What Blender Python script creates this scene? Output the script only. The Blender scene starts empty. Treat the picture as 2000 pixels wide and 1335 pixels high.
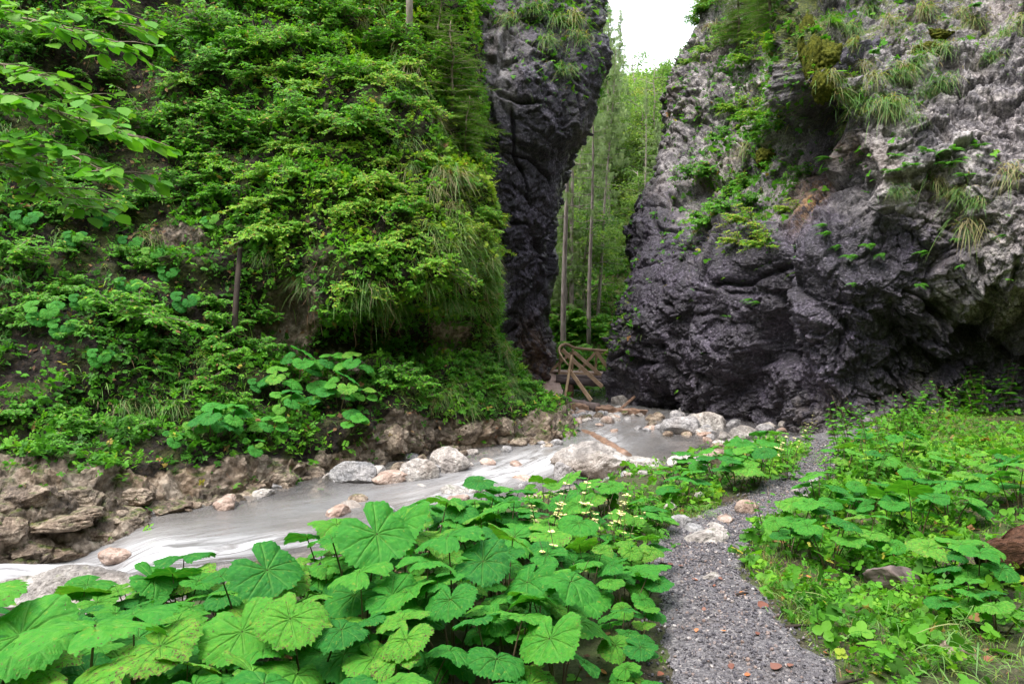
import bpy, bmesh, math, random
import numpy as np
from mathutils import Vector, Matrix, Euler

random.seed(7)
RNG = np.random.default_rng(7)
SC = bpy.context.scene
COL = SC.collection
F, CX, HY, ZC = 1428.0, 1000.0, 640.0, 1.7      # the camera: focal length in photo pixels, principal column, horizon row, eye height


def at(px, py, Y):
    return np.array([(px - CX) / F * Y, Y, ZC + (HY - py) / F * Y])


def proj(P):
    P = np.asarray(P, float)
    y = np.maximum(P[..., 1], .05)
    return CX + F * P[..., 0] / y, HY - F * (P[..., 2] - ZC) / y


def sstep(a, b, x):
    t = np.clip((np.asarray(x, float) - a) / (b - a), 0, 1)
    return t * t * (3 - 2 * t)


# ------------------------------------------------------------------ noise
def _hash(i, j, k, s):
    h = (i.astype(np.int64) * 374761393 + j.astype(np.int64) * 668265263 + k.astype(np.int64) * 2147483647 + s * 974634777) & 0xFFFFFFFF
    h = ((h ^ (h >> 13)) * 1274126177) & 0xFFFFFFFF
    h = ((h ^ (h >> 16)) * 2246822519) & 0xFFFFFFFF
    return h ^ (h >> 15)


def _grad(h, x, y, z):
    a = (h & 1023) / 1023. * 2 * np.pi
    w = ((h >> 10) & 1023) / 1023. * 2 - 1
    r = np.sqrt(1 - w * w)
    return r * np.cos(a) * x + r * np.sin(a) * y + w * z


def noise3(P, s=0):
    P = np.asarray(P, float)
    p0 = np.floor(P).astype(np.int64)
    f = P - p0
    u = f * f * f * (f * (f * 6 - 15) + 10)
    r = 0
    for dx in (0, 1):
        for dy in (0, 1):
            for dz in (0, 1):
                g = _grad(_hash(p0[..., 0] + dx, p0[..., 1] + dy, p0[..., 2] + dz, s), f[..., 0] - dx, f[..., 1] - dy, f[..., 2] - dz)
                w = (u[..., 0] if dx else 1 - u[..., 0]) * (u[..., 1] if dy else 1 - u[..., 1]) * (u[..., 2] if dz else 1 - u[..., 2])
                r = r + g * w
    return r * 1.6


def fbm(P, o=4, s=0, g=.5):
    r, a, f = 0, 1, 1
    for k in range(o):
        r = r + a * noise3(np.asarray(P) * f, s + k * 17)
        a *= g
        f *= 2.03
    return r


def ridged(P, o=3, s=0):
    r, a, f = 0, 1, 1
    for k in range(o):
        r = r + a * (1 - 2 * np.abs(noise3(np.asarray(P) * f, s + k * 31)))
        a *= .5
        f *= 2.1
    return r


def worley(P, s=0):
    P = np.asarray(P, float)
    p0 = np.floor(P).astype(np.int64)
    d1 = np.full(P.shape[:-1], 9.)
    d2 = d1.copy()
    idv = np.zeros(P.shape[:-1])
    for dx in (-1, 0, 1):
        for dy in (-1, 0, 1):
            for dz in (-1, 0, 1):
                i, j, k = p0[..., 0] + dx, p0[..., 1] + dy, p0[..., 2] + dz
                h = _hash(i, j, k, s)
                q = np.stack([i + (h & 1023) / 1023., j + ((h >> 10) & 1023) / 1023., k + ((h >> 20) & 1023) / 1023.], -1)
                d = np.linalg.norm(P - q, axis=-1)
                n1 = d < d1
                d2 = np.where(n1, d1, np.minimum(d2, d))
                idv = np.where(n1, ((h * 7919) & 4095) / 4095., idv)
                d1 = np.where(n1, d, d1)
    return d1, d2, idv


def facets(P, s, tilt=.6):
    """broken-stone relief: every cell is a small plane with a tilt of its own"""
    P = np.asarray(P, float)
    p0 = np.floor(P).astype(np.int64)
    d1 = np.full(P.shape[:-1], 9.)
    d2 = d1.copy()
    v = np.zeros(P.shape[:-1])
    for dx in (-1, 0, 1):
        for dy in (-1, 0, 1):
            for dz in (-1, 0, 1):
                i, j, k = p0[..., 0] + dx, p0[..., 1] + dy, p0[..., 2] + dz
                h = _hash(i, j, k, s)
                g = _hash(i, j, k, s + 1)
                q = P - np.stack([i + (h & 1023) / 1023., j + ((h >> 10) & 1023) / 1023., k + ((h >> 20) & 1023) / 1023.], -1)
                d = np.sqrt((q * q).sum(-1))
                val = ((g & 255) / 255. - .5) + tilt * (q[..., 0] * (((g >> 8) & 255) / 127.5 - 1) + q[..., 1] * (((g >> 16) & 255) / 127.5 - 1) + q[..., 2] * (((g >> 24) & 255) / 127.5 - 1))
                n1 = d < d1
                d2 = np.where(n1, d1, np.minimum(d2, d))
                v = np.where(n1, val, v)
                d1 = np.where(n1, d, d1)
    e = np.clip((d2 - d1) / .07, 0, 1)
    return v * (.6 + .4 * e) - .13 * (1 - e)


# ------------------------------------------------------------------ mesh helpers
def make_mesh(name, V, faces, mat=None, attrs=None, smooth=True):
    V = np.asarray(V, np.float32)
    if isinstance(faces, np.ndarray):
        faces = [faces]
    faces = [np.asarray(f, np.int32) for f in faces if len(f)]
    me = bpy.data.meshes.new(name)
    me.vertices.add(len(V))
    me.vertices.foreach_set('co', V.ravel())
    loops = np.concatenate([f.ravel() for f in faces])
    tot = np.concatenate([np.full(len(f), f.shape[1], np.int32) for f in faces])
    me.loops.add(len(loops))
    me.loops.foreach_set('vertex_index', loops)
    me.polygons.add(len(tot))
    me.polygons.foreach_set('loop_start', np.concatenate([[0], np.cumsum(tot)[:-1]]).astype(np.int32))
    me.polygons.foreach_set('use_smooth', np.full(len(tot), bool(smooth)))
    for k, a in (attrs or {}).items():
        me.attributes.new(k, 'FLOAT', 'POINT').data.foreach_set('value', np.asarray(a, np.float32))
    me.update(calc_edges=True)
    if mat:
        me.materials.append(mat)
    return me


class MB:
    """collects pieces (quads and triangles) that become ONE mesh"""

    def __init__(s):
        s.V, s.Q, s.T, s.A, s.n = [], [], [], [], 0

    def add(s, V, Fc, a=0.):
        V = np.asarray(V, float)
        Fc = np.asarray(Fc)
        (s.Q if Fc.shape[1] == 4 else s.T).append(Fc + s.n)
        s.V.append(V)
        s.A.append(np.broadcast_to(np.asarray(a, float), (len(V),)))
        s.n += len(V)
        return s

    def scatter(s, TV, TF, M, T, a, ta=None):
        """template TV/TF at every 3x3 matrix M and translation T; a: value per copy, ta: value added per template vertex"""
        n, m = len(M), len(TV)
        if n == 0:
            return s
        V = np.einsum('nij,mj->nmi', M, TV) + T[:, None, :]
        Fc = TF[None] + (np.arange(n) * m)[:, None, None]
        av = np.repeat(np.broadcast_to(np.asarray(a, float), (n,)), m)
        if ta is not None:
            av = av + np.tile(ta, n)
        return s.add(V.reshape(-1, 3), Fc.reshape(-1, TF.shape[1]), av)

    def mesh(s, name, mat, smooth=True):
        fs = []
        if s.Q:
            fs.append(np.concatenate(s.Q))
        if s.T:
            fs.append(np.concatenate(s.T))
        return make_mesh(name, np.concatenate(s.V), fs, mat, {'tint': np.concatenate(s.A)}, smooth)


def link(name, data, parent=None, loc=None, rot=None, scale=None):
    o = bpy.data.objects.new(name, data)
    COL.objects.link(o)
    if parent:
        o.parent = parent
    if loc is not None:
        o.location = [float(v) for v in loc]
    if rot is not None:
        o.rotation_euler = rot
    if scale is not None:
        o.scale = scale
    return o


def tag(o, label=None, cat=None, group=None, kind=None):
    if label:
        o['label'] = label
    if cat:
        o['category'] = cat
    if group:
        o['group'] = group
    if kind:
        o['kind'] = kind
    return o


def copy_thing(src):
    c = src.copy()
    COL.objects.link(c)
    for ch in src.children:
        d = ch.copy()
        COL.objects.link(d)
        d.parent = c
        for g in ch.children:
            e = g.copy()
            COL.objects.link(e)
            e.parent = d
    return c


def tube(pts, rad, n=6, cap=True):
    pts = np.asarray(pts, float)
    m = len(pts)
    rad = np.broadcast_to(np.asarray(rad, float), (m,))
    t = np.gradient(pts, axis=0)
    t /= np.linalg.norm(t, axis=1, keepdims=True) + 1e-9
    ref = np.array([0, 0, 1.]) if abs(t[0, 2]) < .9 else np.array([1., 0, 0])
    V = []
    for i in range(m):
        a = np.cross(t[i], ref)
        a /= np.linalg.norm(a) + 1e-9
        b = np.cross(t[i], a)
        ref = np.cross(a, t[i])
        ang = np.arange(n) / n * 2 * np.pi
        V.append(pts[i] + rad[i] * (np.cos(ang)[:, None] * a + np.sin(ang)[:, None] * b))
    V = np.concatenate(V)
    Q = []
    for i in range(m - 1):
        for j in range(n):
            k = (j + 1) % n
            Q.append((i * n + j, i * n + k, (i + 1) * n + k, (i + 1) * n + j))
    Q = np.array(Q)
    if cap:
        c0, c1 = len(V), len(V) + 1
        V = np.concatenate([V, pts[:1], pts[-1:]])
        Q = np.concatenate([Q, [(c0, (2 * j + 2) % n, (2 * j + 1) % n, 2 * j) for j in range(n // 2)]])
        o = (m - 1) * n
        Q = np.concatenate([Q, [(c1, o + 2 * j, o + 2 * j + 1, o + (2 * j + 2) % n) for j in range(n // 2)]])
    return V, Q


def board(p0, p1, w, t, up=(0, 0, 1), bev=.004, seg=6, seed=0):
    """a sawn board from p0 to p1: width w along `up`-ish, thickness t; chamfered ends, slightly uneven"""
    p0, p1 = np.asarray(p0, float), np.asarray(p1, float)
    d = p1 - p0
    L = np.linalg.norm(d)
    d /= L
    s = np.cross(d, np.asarray(up, float))
    s /= np.linalg.norm(s)
    u = np.cross(s, d)
    r = np.random.default_rng(seed)
    prof = [(-w / 2 + bev, -t / 2), (w / 2 - bev, -t / 2), (w / 2, -t / 2 + bev), (w / 2, t / 2 - bev), (w / 2 - bev, t / 2), (-w / 2 + bev, t / 2), (-w / 2, t / 2 - bev), (-w / 2, -t / 2 + bev)]
    V, Q = [], []
    n = len(prof)
    for i in range(seg + 1):
        c = p0 + d * L * i / seg + (u * r.normal(0, .004) + s * r.normal(0, .003)) * (0 < i < seg)
        for a, b in prof:
            V.append(c + u * a + s * b)
    for i in range(seg):
        for j in range(n):
            k = (j + 1) % n
            Q.append((i * n + j, i * n + k, (i + 1) * n + k, (i + 1) * n + j))
    o = seg * n
    for a in (0, o):
        for q in ((0, 1, 2, 3), (0, 3, 4, 7), (4, 5, 6, 7)):
            Q.append(tuple(a + v for v in (q if a else q[::-1])))
    return np.array(V), np.array(Q)


def basis(f, up):
    """matrices whose y column runs along f, z column near `up`"""
    f = np.asarray(f, float)
    f = f / (np.linalg.norm(f, axis=-1, keepdims=True) + 1e-9)
    up = np.broadcast_to(np.asarray(up, float), f.shape)
    x = np.cross(f, up)
    x = x / (np.linalg.norm(x, axis=-1, keepdims=True) + 1e-9)
    z = np.cross(x, f)
    return np.stack([x, f, z], -1)


def crmat(nc, n):
    """Catmull-Rom weights, nc controls -> n samples"""
    t = np.linspace(0, nc - 1 - 1e-6, n)
    i = np.floor(t).astype(int)
    u = t - i
    W = np.zeros((n, nc))
    w = [-.5 * u + u ** 2 - .5 * u ** 3, 1 - 2.5 * u ** 2 + 1.5 * u ** 3, .5 * u + 2 * u ** 2 - 1.5 * u ** 3, -.5 * u ** 2 + .5 * u ** 3]
    for k in range(4):
        np.add.at(W, (np.arange(n), np.clip(i + k - 1, 0, nc - 1)), w[k])
    return W


def grid_faces(nv, nu):
    i = np.arange(nv * nu).reshape(nv, nu)
    return np.stack([i[:-1, :-1], i[:-1, 1:], i[1:, 1:], i[1:, :-1]], -1).reshape(-1, 4)


def grid_normals(P):
    du = np.gradient(P, axis=1)
    dv = np.gradient(P, axis=0)
    n = np.cross(du, dv)
    return n / (np.linalg.norm(n, axis=-1, keepdims=True) + 1e-9)


class Surf:
    """a lofted rock or soil face: smooth control surface plus relief along its normal"""

    def __init__(s, ctrl, nv, nu, relief):
        C = np.array([[at(*c) for c in row] for row in ctrl])
        Wv, Wu = crmat(C.shape[0], nv), crmat(C.shape[1], nu)
        P = np.einsum('ai,ijk,bj->abk', Wv, C, Wu)
        N = grid_normals(P)
        s.v, s.u = np.meshgrid(np.linspace(0, C.shape[0] - 1, nv), np.linspace(0, C.shape[1] - 1, nu), indexing='ij')
        cam = np.array([0, 0, ZC]) - P
        if (N * cam).sum(-1).mean() < 0:
            N = -N
            s.flip = True
        else:
            s.flip = False
        s.P0 = P
        s.P = P + N * relief(P, s)[..., None]
        s.N = grid_normals(s.P) * (-1 if s.flip else 1)
        s.Nb = N
        s.px, s.py = proj(s.P)

    def mesh(s, name, mat, attrs):
        nv, nu = s.P.shape[:2]
        f = grid_faces(nv, nu)
        return make_mesh(name, s.P.reshape(-1, 3), f[:, ::-1] if s.flip else f, mat, {k: a.ravel() for k, a in attrs.items()})

    def sample(s, n, mask, rng=RNG):
        P = s.P
        a = np.linalg.norm(np.cross(P[1:, :-1] - P[:-1, :-1], P[:-1, 1:] - P[:-1, :-1]), axis=-1)
        w = (a * mask(s.px[:-1, :-1], s.py[:-1, :-1], s)).ravel()
        if w.sum() <= 0:
            return np.zeros((0, 3)), np.zeros((0, 3))
        i = rng.choice(len(w), n, p=w / w.sum())
        r, c = np.divmod(i, P.shape[1] - 1)
        fu, fv = rng.random((2, n, 1))
        Q = P[r, c] * (1 - fu) * (1 - fv) + P[r, c + 1] * fu * (1 - fv) + P[r + 1, c] * (1 - fu) * fv + P[r + 1, c + 1] * fu * fv
        return Q, s.Nb[r, c]

    def near(s, px, py):
        """the surface point seen at a photo pixel (front-most)"""
        d = (s.px - px) ** 2 + (s.py - py) ** 2
        ok = d < 12 ** 2
        if not ok.any():
            k = np.argmin(d)
        else:
            y = np.where(ok, s.P[..., 1] + d * .0005, 1e9)
            k = np.argmin(y)
        r, c = np.unravel_index(k, d.shape)
        return s.P[r, c], s.Nb[r, c]


# ------------------------------------------------------------------ materials
class NT:
    def __init__(s, name):
        s.m = bpy.data.materials.new(name)
        s.m.use_nodes = True
        s.t = s.m.node_tree
        s.t.nodes.clear()
        s.out = s.t.nodes.new('ShaderNodeOutputMaterial')

    def n(s, typ, ins=None, **kw):
        nd = s.t.nodes.new(typ)
        for k, v in kw.items():
            setattr(nd, k, v)
        for k, v in (ins or {}).items():
            sk = nd.inputs[k]
            if isinstance(v, bpy.types.NodeSocket):
                s.t.links.new(v, sk)
            elif isinstance(v, bpy.types.Node):
                s.t.links.new(v.outputs[0], sk)
            else:
                sk.default_value = v
        return nd

    def noise(s, vec, scale, detail=4, rough=.55, dist=0.):
        return s.n('ShaderNodeTexNoise', {'Vector': vec, 'Scale': scale, 'Detail': detail, 'Roughness': rough, 'Distortion': dist}).outputs[0]

    def ramp(s, fac, stops, interp='LINEAR'):
        nd = s.n('ShaderNodeValToRGB', {'Fac': fac})
        nd.color_ramp.interpolation = interp
        e = nd.color_ramp.elements
        while len(e) < len(stops):
            e.new(.5)
        for el, (p, c) in zip(e, stops):
            el.position = p
            el.color = (c, c, c, 1) if isinstance(c, (int, float)) else (*c, 1)
        return nd.outputs[0]

    def mix(s, f, a, b, mode='MIX'):
        nd = s.n('ShaderNodeMix', data_type='RGBA', blend_type=mode)
        for k, v in ((0, f), (6, a), (7, b)):
            if isinstance(v, bpy.types.NodeSocket):
                s.t.links.new(v, nd.inputs[k])
            elif k and not isinstance(v, (int, float)):
                nd.inputs[k].default_value = (*v, 1)
            else:
                nd.inputs[k].default_value = v if k == 0 else (v, v, v, 1)
        return nd.outputs[2]

    def math(s, op, a, b=0., clamp=False):
        return s.n('ShaderNodeMath', {0: a, 1: b}, operation=op, use_clamp=clamp).outputs[0]

    def attr(s, name):
        return s.n('ShaderNodeAttribute', attribute_name=name).outputs['Fac']

    def pos(s):
        return s.n('ShaderNodeNewGeometry').outputs['Position']

    def obj(s):
        return s.n('ShaderNodeTexCoord').outputs['Object']

    def mapping(s, vec, scale=(1, 1, 1), rot=(0, 0, 0)):
        return s.n('ShaderNodeMapping', {'Vector': vec, 'Scale': scale, 'Rotation': rot}).outputs[0]

    def bump(s, h, strength=.5, dist=.02):
        return s.n('ShaderNodeBump', {'Height': h, 'Strength': strength, 'Distance': dist}).outputs[0]

    def done(s, sh):
        s.t.links.new(sh.outputs[0] if isinstance(sh, bpy.types.Node) else sh, s.out.inputs[0])
        return s.m

    def pbsdf(s, col, rough=.6, spec=.4, normal=None, **kw):
        ins = {'Base Color': col if isinstance(col, bpy.types.NodeSocket) else (*col, 1), 'Roughness': rough, 'Specular IOR Level': spec}
        if normal is not None:
            ins['Normal'] = normal
        ins.update(kw)
        return s.n('ShaderNodeBsdfPrincipled', ins)


def leaf_mat(name, stops, trans=.35, rough=.55, spec=.2, attr='tint', hue=.0):
    t = NT(name)
    a = t.attr(attr)
    rnd = t.n('ShaderNodeObjectInfo').outputs['Random']
    a2 = t.math('ADD', a, t.math('MULTIPLY', t.math('SUBTRACT', rnd, .5), hue))
    c = t.ramp(a2, stops)
    back = t.n('ShaderNodeNewGeometry').outputs['Backfacing']
    c2 = t.mix(t.math('MULTIPLY', back, .35), c, (.16, .24, .12))
    p = t.pbsdf(c2, rough, spec)
    ct = t.mix(1., c, (1.25, 1.35, .5), 'MULTIPLY')
    tr = t.n('ShaderNodeBsdfTranslucent', {'Color': ct})
    return t.done(t.n('ShaderNodeMixShader', {0: trans, 1: p, 2: tr}))


GREENS = [(0., (.018, .075, .012)), (.25, (.045, .16, .016)), (.5, (.088, .285, .020)), (.75, (.19, .39, .028)), (.9, (.40, .39, .05)), (1., (.24, .13, .055))]
M = {}
M['leaf'] = leaf_mat('leaf_green', GREENS, .38, hue=.12)
M['leaf_far_hazed'] = leaf_mat('leaf_far_hazed', [(0., (.06, .14, .05)), (.4, (.13, .24, .075)), (.75, (.24, .35, .11)), (1., (.40, .42, .14))], .45, .6, .2, hue=.15)  # far leaves paled in colour to stand in for distance haze
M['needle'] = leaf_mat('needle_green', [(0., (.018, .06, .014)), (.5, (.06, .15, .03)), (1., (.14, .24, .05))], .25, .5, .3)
M['needle_far_hazed'] = leaf_mat('needle_far_hazed', [(0., (.11, .17, .075)), (.5, (.21, .30, .13)), (1., (.34, .42, .20))], .3, .6, .2, hue=.1)  # haze put into the needle colour, paler than the near spruces
M['grass'] = leaf_mat('grass_blade', [(0., (.03, .10, .016)), (.35, (.085, .24, .025)), (.65, (.20, .35, .045)), (.85, (.34, .29, .11)), (1., (.30, .20, .12))], .35, .5, .3, hue=.1)


def mat_butterbur():
    t = NT('butterbur_leaf')
    o = t.obj()
    vein = t.attr('vein')
    rim = t.attr('rim')
    inf = t.n('ShaderNodeObjectInfo')
    rnd = inf.outputs['Random']
    off = t.n('ShaderNodeVectorMath', {0: o, 1: inf.outputs['Location']}, operation='ADD').outputs[0]
    n1 = t.noise(off, 5., 3)
    tone = t.math('ADD', t.math('MULTIPLY', n1, .55), t.math('MULTIPLY', rnd, .55))
    c = t.ramp(tone, [(.06, (.010, .095, .022)), (.3, (.020, .16, .022)), (.55, (.042, .235, .023)), (.78, (.09, .30, .026)), (1., (.24, .38, .04))])
    c = t.mix(t.math('MULTIPLY', vein, .38), c, (.20, .42, .10))
    # brown eaten patches on some leaves, mostly toward the rim
    sp = t.noise(off, 16., 5, .65)
    sp2 = t.math('ADD', sp, t.math('MULTIPLY', rim, .10))
    lim = t.math('SUBTRACT', .76, t.math('MULTIPLY', t.math('POWER', rnd, 2.), .15))
    m = t.math('MULTIPLY', t.math('SUBTRACT', sp2, lim), 22., True)
    c = t.mix(m, c, t.ramp(n1, [(.35, (.05, .025, .018)), (.65, (.17, .10, .06))]))
    sp3 = t.math('MULTIPLY', t.math('SUBTRACT', t.noise(off, 7., 2), .64), 9., True)
    c = t.mix(t.math('MULTIPLY', sp3, .5), c, (.30, .32, .05))
    geo = t.n('ShaderNodeNewGeometry')
    c2 = t.mix(t.math('MULTIPLY', geo.outputs['Backfacing'], .45), c, (.15, .22, .09))
    h = t.math('ADD', t.math('MULTIPLY', t.noise(o, 38., 3), .4), t.math('MULTIPLY', vein, -.5))
    p = t.pbsdf(c2, .58, .18, t.bump(h, .8, .015))
    tr = t.n('ShaderNodeBsdfTranslucent', {'Color': t.mix(1., c, (1.3, 1.4, .5), 'MULTIPLY')})
    sh = t.n('ShaderNodeMixShader', {0: .3, 1: p, 2: tr})
    # small eaten holes
    hn = t.math('MULTIPLY', t.noise(off, 26., 2, .5), t.math('ADD', t.math('MULTIPLY', rnd, .16), .90))
    hole = t.math('GREATER_THAN', hn, .745)
    return t.done(t.n('ShaderNodeMixShader', {0: hole, 1: sh, 2: t.n('ShaderNodeBsdfTransparent')}))


M['butterbur'] = mat_butterbur()


def mat_simple(name, lo, hi, scale=6., rough=.75, spec=.25, stretch=(1, 1, 1), bump=.4, coord='obj', bd=.02):
    t = NT(name)
    v = t.mapping(t.obj() if coord == 'obj' else t.pos(), stretch)
    n = t.noise(v, scale, 6, .6)
    c = t.ramp(n, [(.3, lo), (.7, hi)])
    return t.done(t.pbsdf(c, rough, spec, t.bump(t.noise(v, scale * 2.5, 6, .65), bump, bd)))


M['stalk'] = mat_simple('leaf_stalk', (.06, .03, .03), (.14, .12, .05), 9., .5, .4, (1, 1, .4), .1)
M['twig'] = mat_simple('twig_bark', (.12, .085, .065), (.36, .29, .24), 14., .85, .1)
M['dry'] = mat_simple('dry_strand', (.10, .055, .035), (.24, .15, .10), 5., .9, .1)
M['trunk'] = mat_simple('pale_trunk_bark', (.16, .13, .11), (.42, .36, .32), 5., .9, .1, (1, 1, .25))
M['darkbark'] = mat_simple('dark_dead_bark', (.015, .011, .010), (.06, .045, .035), 7., .8, .2, (1, 1, .2))
M['wood'] = mat_simple('sawn_wood', (.36, .235, .145), (.64, .46, .31), 5., .6, .3, (1, 1, 1), .25, 'pos', .006)
M['deckwood'] = mat_simple('wet_deck_wood', (.30, .20, .16), (.52, .38, .32), 4., .45, .4, (1.6, .5, 1), .3, 'pos', .006)
M['pole'] = mat_simple('peeled_pole_wood', (.26, .17, .10), (.50, .36, .22), 6., .6, .3, (1, 1, .5), .25, 'pos', .006)
M['greylog'] = mat_simple('weathered_log_wood', (.05, .035, .035), (.20, .155, .145), 4., .7, .3, (.5, 2, 2), .5, 'pos', .02)
M['redlog'] = mat_simple('wet_red_log_wood', (.085, .05, .037), (.30, .19, .13), 4., .5, .4, (.7, 1.5, 2.5), .6, 'pos', .02)
M['rotlog'] = mat_simple('rotten_log_wood', (.03, .016, .011), (.17, .085, .052), 11., .85, .15, (.6, 2, 2.5), 1., 'pos', .04)


def mat_rock(name, dark, mid, light, moss=.5, mscale=1., attr=None, wet=.5):
    """limestone: pale grain, black film (lichen and painted recess shade) where the attribute says so, moss on the tops"""
    t = NT(name)
    p = t.pos()
    n1 = t.noise(p, 1.3, 6, .62)
    n2 = t.noise(p, 7., 6, .7)
    n3 = t.noise(t.mapping(p, (2.2, 2.2, .35)), 1.6, 5, .6)
    g = t.math('ADD', t.math('MULTIPLY', n1, .45), t.math('MULTIPLY', n2, .6))
    g = t.math('ADD', g, t.math('MULTIPLY', t.math('SUBTRACT', t.noise(p, 24., 5, .7), .5), .35))
    c = t.ramp(g, [(.42, dark), (.525, mid), (.63, light)])
    c = t.mix(t.ramp(t.noise(p, .55, 4, .6), [(.42, 0.), (.58, .55)]), c, t.mix(1., c, (1.4, 1.34, 1.33), 'MULTIPLY'))
    warm = t.math('MULTIPLY', t.math('SUBTRACT', t.noise(p, .8, 3), .53), 5., True)
    c = t.mix(t.math('MULTIPLY', warm, .3), c, tuple(a * b for a, b in zip(mid, (1.35, 1.0, .72))))
    ro = .62
    if attr:
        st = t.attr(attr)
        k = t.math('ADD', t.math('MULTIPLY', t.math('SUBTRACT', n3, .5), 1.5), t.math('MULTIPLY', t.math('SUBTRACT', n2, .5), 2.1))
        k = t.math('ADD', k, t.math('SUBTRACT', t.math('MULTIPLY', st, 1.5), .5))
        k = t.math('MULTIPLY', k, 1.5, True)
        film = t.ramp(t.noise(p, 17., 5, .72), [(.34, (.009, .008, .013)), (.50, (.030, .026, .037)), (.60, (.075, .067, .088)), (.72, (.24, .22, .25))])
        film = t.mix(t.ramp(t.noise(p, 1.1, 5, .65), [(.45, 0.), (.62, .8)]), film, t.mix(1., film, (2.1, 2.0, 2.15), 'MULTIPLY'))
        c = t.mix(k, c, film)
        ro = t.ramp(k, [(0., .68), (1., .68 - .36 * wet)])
        ora = t.attr('ochre')
        c = t.mix(t.math('MULTIPLY', ora, t.ramp(n2, [(.4, 0.), (.55, .85)])), c, (.42, .24, .10))
    if moss > 0:
        nz = t.n('ShaderNodeSeparateXYZ', {0: t.n('ShaderNodeNewGeometry').outputs['Normal']}).outputs[2]
        mk = t.math('ADD', t.math('MULTIPLY', nz, .75), t.math('MULTIPLY', t.math('SUBTRACT', t.noise(p, 2.6 * mscale, 5, .6), .5), 2.2))
        mk = t.math('ADD', mk, moss - 1.)
        if attr:
            mk = t.math('ADD', mk, t.math('MULTIPLY', t.attr('moss'), 1.1))
        mk = t.math('MULTIPLY', mk, 3., True)
        mc = t.ramp(t.noise(p, 24., 3), [(.35, (.022, .035, .006)), (.55, (.07, .09, .012)), (.7, (.14, .15, .02))])
        c = t.mix(mk, c, mc)
    v1 = t.n('ShaderNodeTexVoronoi', {'Vector': t.n('ShaderNodeVectorMath', {0: p, 1: t.n('ShaderNodeTexNoise', {'Vector': p, 'Scale': 5.}).outputs[1]}, operation='ADD').outputs[0], 'Scale': 9.}, feature='F1').outputs[0]
    h = t.math('ADD', t.math('MULTIPLY', v1, .5), t.math('MULTIPLY', t.noise(p, 22., 6, .7), .9))
    return t.done(t.pbsdf(c, ro, .45, t.bump(h, .9, .05)))


M['rock_right'] = mat_rock('limestone_right', (.042, .038, .045), (.16, .148, .155), (.44, .41, .405), .10, 1., 'stain_shade', .8)
M['rock_back'] = mat_rock('limestone_dark', (.045, .042, .046), (.14, .13, .135), (.38, .355, .355), .08, 1., 'stain_shade', .8)
M['boulder'] = mat_rock('boulder_stone', (.16, .145, .135), (.30, .275, .255), (.50, .47, .44), .12, 2.)
M['boulder_grey'] = mat_rock('boulder_grey', (.11, .11, .115), (.24, .235, .24), (.42, .41, .41), .0, 2.)
M['boulder_tan'] = mat_rock('boulder_tan', (.055, .04, .03), (.17, .13, .095), (.38, .31, .24), .35, 2.)
M['boulder_pink'] = mat_rock('boulder_pink', (.19, .13, .10), (.34, .25, .205), (.48, .40, .35), 0., 2.)


def mat_hill():
    t = NT('hillside_soil_and_rock')
    p = t.pos()
    rk = t.attr('rock')
    n1, n2 = t.noise(p, 1.6, 6, .6), t.noise(p, 8., 6, .7)
    g = t.math('ADD', t.math('MULTIPLY', n1, .45), t.math('MULTIPLY', n2, .6))
    rc = t.ramp(g, [(.40, (.045, .034, .026)), (.52, (.18, .14, .105)), (.64, (.42, .35, .28))])
    och = t.math('MULTIPLY', t.math('SUBTRACT', t.noise(p, 1.1, 4), .5), 5., True)
    rc = t.mix(t.math('MULTIPLY', och, .45), rc, (.27, .165, .085))
    nz = t.n('ShaderNodeSeparateXYZ', {0: t.n('ShaderNodeNewGeometry').outputs['Normal']}).outputs[2]
    mk = t.math('MULTIPLY', t.math('ADD', t.math('MULTIPLY', nz, .5), t.math('SUBTRACT', t.math('MULTIPLY', t.noise(p, 3.4, 5), 2.), 1.35)), 4., True)
    mc = t.ramp(t.noise(p, 30., 3), [(.35, (.018, .030, .006)), (.7, (.085, .10, .014))])
    rc = t.mix(mk, rc, mc)
    so = t.ramp(t.noise(p, 19., 5, .7), [(.38, (.006, .0045, .0035)), (.52, (.018, .012, .009)), (.64, (.04, .026, .017)), (.76, (.12, .075, .045))])
    so = t.mix(t.ramp(t.noise(p, 2.3, 4), [(.45, 0.), (.62, .75)]), so, mc)
    k = t.math('MULTIPLY', t.math('SUBTRACT', t.math('ADD', rk, t.math('MULTIPLY', t.math('SUBTRACT', n2, .5), .7)), .42), 5., True)
    c = t.mix(k, so, rc)
    h = t.math('ADD', t.noise(p, 26., 6, .7), t.n('ShaderNodeTexVoronoi', {'Vector': p, 'Scale': 12.}).outputs[0])
    return t.done(t.pbsdf(c, t.ramp(k, [(0., .9), (1., .5)]), .35, t.bump(h, .9, .05)))


M['hill'] = mat_hill()


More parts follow.
